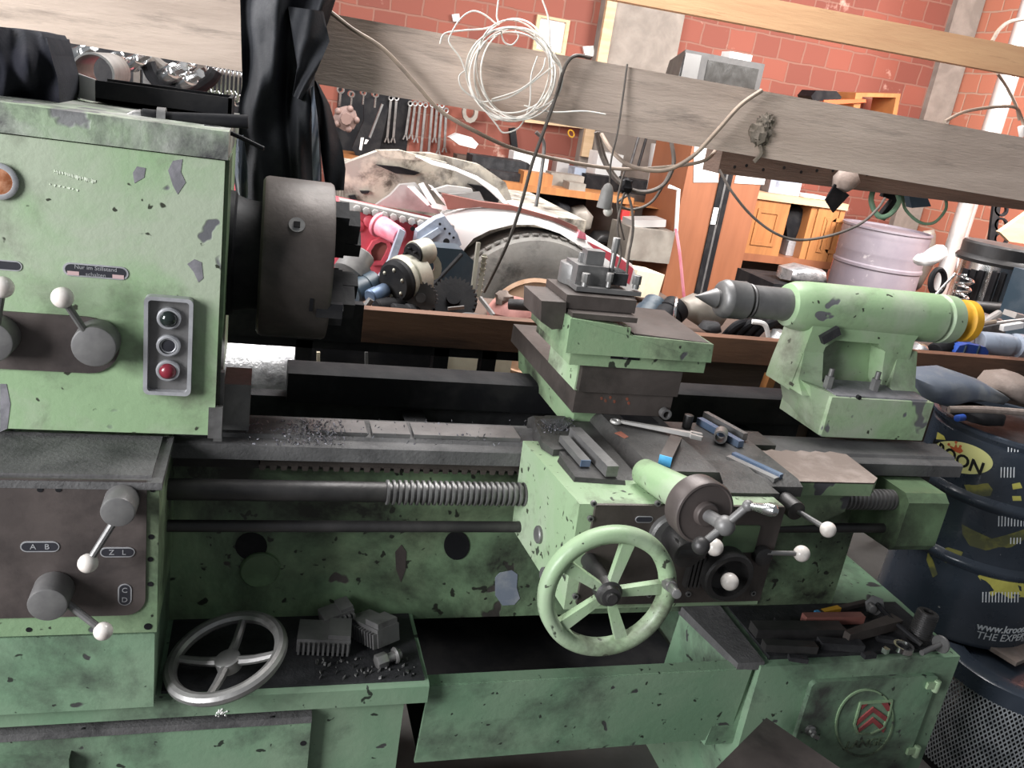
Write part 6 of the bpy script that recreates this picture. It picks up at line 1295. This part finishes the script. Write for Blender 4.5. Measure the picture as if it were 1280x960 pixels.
MB().box((PY(980, 350, 4.6).x-.1, 4.55, 0), (PY(1040, 350, 4.6).x+.1, 5.0, PY(1000, 356, 4.6).z), .01).build('storage_box', 'black', None, 'black box under the silvery bags behind the tailstock', 'box')
# lilac drum
ld = PY(1105, 300, 5.6); k = SC(1105, 300, 5.6); R = 52*k; zt5 = PY(1100, 283, 5.6).z
o = thing('lilac_drum', 'faded lilac steel drum beside the pine sideboard', 'drum', (ld.x, 5.6, 0))
H = .9; b0 = zt5-H; pf = [(0, R), (.29, R), (.30, R*1.03), (.32, R*1.03), (.33, R), (.59, R), (.60, R*1.03), (.62, R*1.03), (.63, R)]
for q in range(5): pf += [(.70+q*.03, R), (.715+q*.03, R*1.012)]
pf += [(.88, R), (.885, R*1.03), (.9, R*1.03), (.9, R*.97), (.885, R*.97), (.885, 0)]
MB().rev((ld.x, 5.6, b0), Z_, pf, 56).build('drum_shell', 'lilac', o)
MB().box((ld.x-R, 5.6-R, 0), (ld.x+R, 5.6+R, b0), .01).build('pallet', 'darkwood', None, 'dark low stand under the lilac drum', 'stand')
blob('dark_sheet', [(1158, 290), (1172, 288), (1170, 330), (1150, 365), (1146, 350)], 5.6, .1, 'greybox', 'dark crumpled sheet between the lilac drum and the pipe', 'sheet')
# ------------------------------------------------------------------ cables, bulb, hanging things
def cab(name, pts, r, mat, lab, cat='cable', Y=2.06):
    P = [PY(p[0], p[1], p[2] if len(p) > 2 else Y) for p in pts]; return MB().tube(P, r, 8, 6).build(name, mat, None, lab, cat)
cab('cable', [(412, 14), (440, 36), (480, 62), (520, 105), (550, 138), (590, 162), (640, 185, 2.12), (700, 200, 2.16), (760, 210, 2.16), (800, 211, 2.14), (850, 207, 2.12), (882, 200, 2.12), (896, 186, 2.18)], .0048, 'cable_tan', 'long tan cable sagging from the jacket across the beam and below it')
cab('cable', [(752, 168, 2.2), (766, 190, 2.14), (790, 208, 2.1), (830, 213, 2.08), (865, 196, 2.06), (895, 165, 2.05), (925, 132, 2.05), (952, 113, 2.06)], .0055, 'cable_tan', 'thick grey-tan cable looping from the beam top down to the left')
cab('cable', [(737, 72, 2.09), (718, 70, 2.04), (706, 84, 2.04), (695, 120, 2.04), (681, 160, 2.04), (665, 205, 2.05), (650, 260, 2.06), (632, 310, 2.08), (605, 365, 2.15)], .0045, 'cable_dark', 'dark cable hanging straight down across the beam from the wire coil')
cab('cable', [(670, 165, 2.2), (680, 180, 2.2), (676, 220, 2.2), (670, 258, 2.2)], .005, 'steel', 'short metallic rod-like cable hanging left of the bulb')
lamp = thing('pendant_lamp', 'bare bulb in a grey socket hanging on a thin dark wire', 'lamp', PY(760, 265, 2.07))
MB().tube([PY(784, 80, 2.09), PY(779, 118, 2.085), PY(772, 165, 2.07), (PY(764, 200, 2.07)), PY(762, 232, 2.07)], .0026, 8).build('lamp_wire', 'cable_dark', lamp)
p0, p1 = PY(761, 229, 2.07), PY(755, 260, 2.07); d = p1-p0; L = d.length; MB().rev(p0, d, [(0, .004), (L*.1, .011), (L*.3, .016), (L*.75, .0185), (L, .020), (L, .012)], 24).build('socket', 'socket', lamp)
c = PY(760, 264, 2.07); MB().sph(c, .0125, (1, 1, 1.1)).build('bulb', 'bulb', lamp)
cab('cable', [(745, 165, 2.3), (752, 195, 2.3), (770, 225, 2.28), (800, 240, 2.26), (828, 232, 2.26), (842, 205, 2.26), (838, 172, 2.28)], .006, 'cable_dark', 'thick dark cable loop hanging below the beam around the bulb')
cab('cable', [(748, 165, 2.32), (760, 205, 2.32), (782, 235, 2.3), (786, 242, 2.3), (772, 254, 2.28), (790, 262, 2.28), (815, 252, 2.28), (834, 222, 2.28), (844, 200, 2.28)], .004, 'cable_dark', 'thin dark cable with a lower loop right of the bulb')
cab('cable', [(782, 236, 2.25), (776, 258, 2.24), (772, 285, 2.23), (776, 318, 2.22), (768, 345, 2.2)], .0035, 'cable_dark', 'dark cable running down to the tool post, left of two')
cab('cable', [(784, 240, 2.26), (790, 262, 2.25), (791, 290, 2.24), (786, 318, 2.23), (783, 345, 2.22)], .004, 'cable_dark', 'dark cable running down to the tool post, right of two')
cab('cable', [(783, 208, 2.24), (776, 230, 2.24), (772, 258, 2.24), (780, 300, 2.24)], .003, 'cable_dark', 'thin dark cable crossing the bundle knot right of the bulb')
p = PY(783, 232, 2.25); m = MB(); m.sph(p, .018, (1, .8, 1.2), 10, 7, .2); m.build('cable_knot', 'black', None, 'black taped knot where the hanging cables meet', 'tape')
cab('cable', [(899, 212, 2.33), (915, 240, 2.3), (940, 270, 2.28), (970, 292, 2.26), (1000, 300, 2.25), (1040, 294, 2.24), (1075, 280, 2.24), (1096, 262, 2.26), (1106, 248, 2.3)], .0042, 'cable_dark', 'dark cable sagging from the dark plank end to the green hose')
cab('cable', [(1181, 152, 2.08), (1205, 140, 2.2), (1240, 134, 2.3), (1268, 134, 2.35), (1276, 145, 2.4), (1280, 160, 2.4)], .005, 'cable_tan', 'tan cable arching above the beam at the right edge')
cab('cable', [(1240, 52, 3.05), (1250, 36, 3.1), (1266, 26, 3.2), (1300, 22, 3.3)], .008, 'cable_tan', 'pale thick cable at the top right corner above the orange plank')
cab('cable', [(1247, 92, 3.06), (1258, 108, 3.1), (1270, 132, 3.1), (1274, 150, 3.1)], .006, 'cable_tan', 'short cable hanging from the orange plank at the right')
p = PY(1276, 158, 2.4); m = MB(); m.cyl(p, p+V((.02, 0, -.03)), .010, seg=14, b=.002); m.build('cable_plug', 'paper', None, 'pale plug at the right edge on the tan cable', 'plug')
# wire coil
random.seed(21); m = MB()
for k_ in range(8):
    cx, cy, rx, ry, rt = 642+random.uniform(-5, 7), 90+random.uniform(-5, 4), 55+random.uniform(-9, 6), 60+random.uniform(-8, 4), random.uniform(-.35, .3)
    m.tube([PY(x, y, 2.05+.03*sin(i*.7+k_)) for i, (x, y) in enumerate(circ(cx, cy, rx, ry, 22, rt))], .0019, 6, 3, True)
for q in ([(623, 0), (621, 20), (623, 31), (605, 18), (590, 14), (575, 24), (563, 44), (562, 54), (575, 72), (582, 90)], [(678, 0), (686, 25), (688, 60), (700, 80), (703, 100)], [(550, 55), (556, 42), (580, 38), (605, 36), (620, 31)], [(582, 88), (574, 95), (576, 108), (586, 118), (604, 128)], [(604, 135), (620, 155), (630, 166), (650, 158), (662, 130), (664, 95), (672, 70)], [(626, 38), (630, 52), (640, 56), (648, 46), (644, 38)], [(655, 132), (690, 140), (730, 139), (757, 143)], [(615, 124), (650, 112), (676, 90), (682, 72)], [(600, 128), (640, 120), (690, 84)], [(668, 40), (672, 55), (690, 72), (703, 92), (695, 122), (660, 142), (640, 150)]):
    m.tube([PY(x, y, 2.04) for x, y in q], .002, 6, 6)
m.build('wire_coil', 'wire_white', None, 'tangled coil of thin white wire hanging on the beam', 'wire')
# rag with card, green hoses on the dark plank
blob('rag', [(1050, 236), (1052, 222), (1062, 212), (1074, 214), (1078, 228), (1070, 236), (1060, 242)], 2.28, .06, 'rag', 'dusty rag tied around the dark plank', 'rag')
m = MB(); m.slab([(1032, 250), (1044, 230), (1062, 244), (1042, 266)], 2.30, .006, .001); m.build('black_card', 'black', None, 'black square card hanging under the dusty rag', 'card')
cab('green_hose', [(1092, 236, 2.4), (1089, 252, 2.38), (1098, 270, 2.36), (1112, 268, 2.36), (1124, 252, 2.38), (1120, 238, 2.42)], .0085, 'hose_green', 'thick green hose loop hanging from the dark plank', 'hose')
cab('green_hose', [(1128, 244, 2.42), (1132, 262, 2.4), (1150, 278, 2.38), (1168, 278, 2.38), (1182, 262, 2.4), (1182, 248, 2.42)], .005, 'hose_green', 'thin green hose loop hanging right of the thick one', 'hose')
m = MB(); m.slab([(1106, 240), (1128, 246), (1106, 276), (1100, 270), (1116, 250), (1104, 246)], 2.44, .02, .002); m.build('metal_hanger', 'black', None, 'black metal hanger between the two green hose loops', 'hanger')
m = MB(); m.slab([(1136, 244), (1160, 248), (1164, 258), (1140, 260)], 2.50, .03, .004); m.build('small_box', 'darkblue', None, 'small dark box hanging behind the thin green hose', 'box')
# ------------------------------------------------------------------ light
w = bpy.data.worlds.new('sky'); S.world = w; w.use_nodes = True
w.node_tree.nodes['Background'].inputs[0].default_value = (.88, .94, 1, 1); w.node_tree.nodes['Background'].inputs[1].default_value = .15
def area(name, loc, tgt, sx, sy, en, col):
    l = bpy.data.lights.new(name, 'AREA'); l.shape = 'RECTANGLE'; l.size = sx; l.size_y = sy; l.energy = en; l.color = col
    o = bpy.data.objects.new(name, l); COL.objects.link(o); o.location = V(loc); o.rotation_euler = (V(tgt)-V(loc)).to_track_quat('-Z', 'Y').to_euler()
area('daylight_open_gate', (-3.1, -.3, 1.95), (.5, 1.4, .9), 1.6, 1.8, 205, (.97, .985, 1))
area('fill_car_left', (-1.6, 2.5, 2.2), (1.3, 3.1, .9), 1.0, 1.6, 80, (1, .985, .97))  # fill added from the left to brighten the car; its source is unseen
area('fill_back_right', (4.4, 3.3, 3.0), (4.6, 6.2, 1.0), 1.8, 1.2, 260, (1, .97, .94))  # added fill that brightens the right end of the back wall, no window modelled
area('fill_car_top', (.9, 2.3, 3.5), (1.1, 3.1, .9), 1.6, .9, 85, (1, .98, .96))  # unseen overhead lamp added to whiten the fender and tyre
area('fill_wall_upper', (1.2, 3.9, 3.6), (1.4, 4.2, 0), 1.6, 1.6, 105, (1, .98, .96))  # extra lamp above the car, added to lift the upper wall
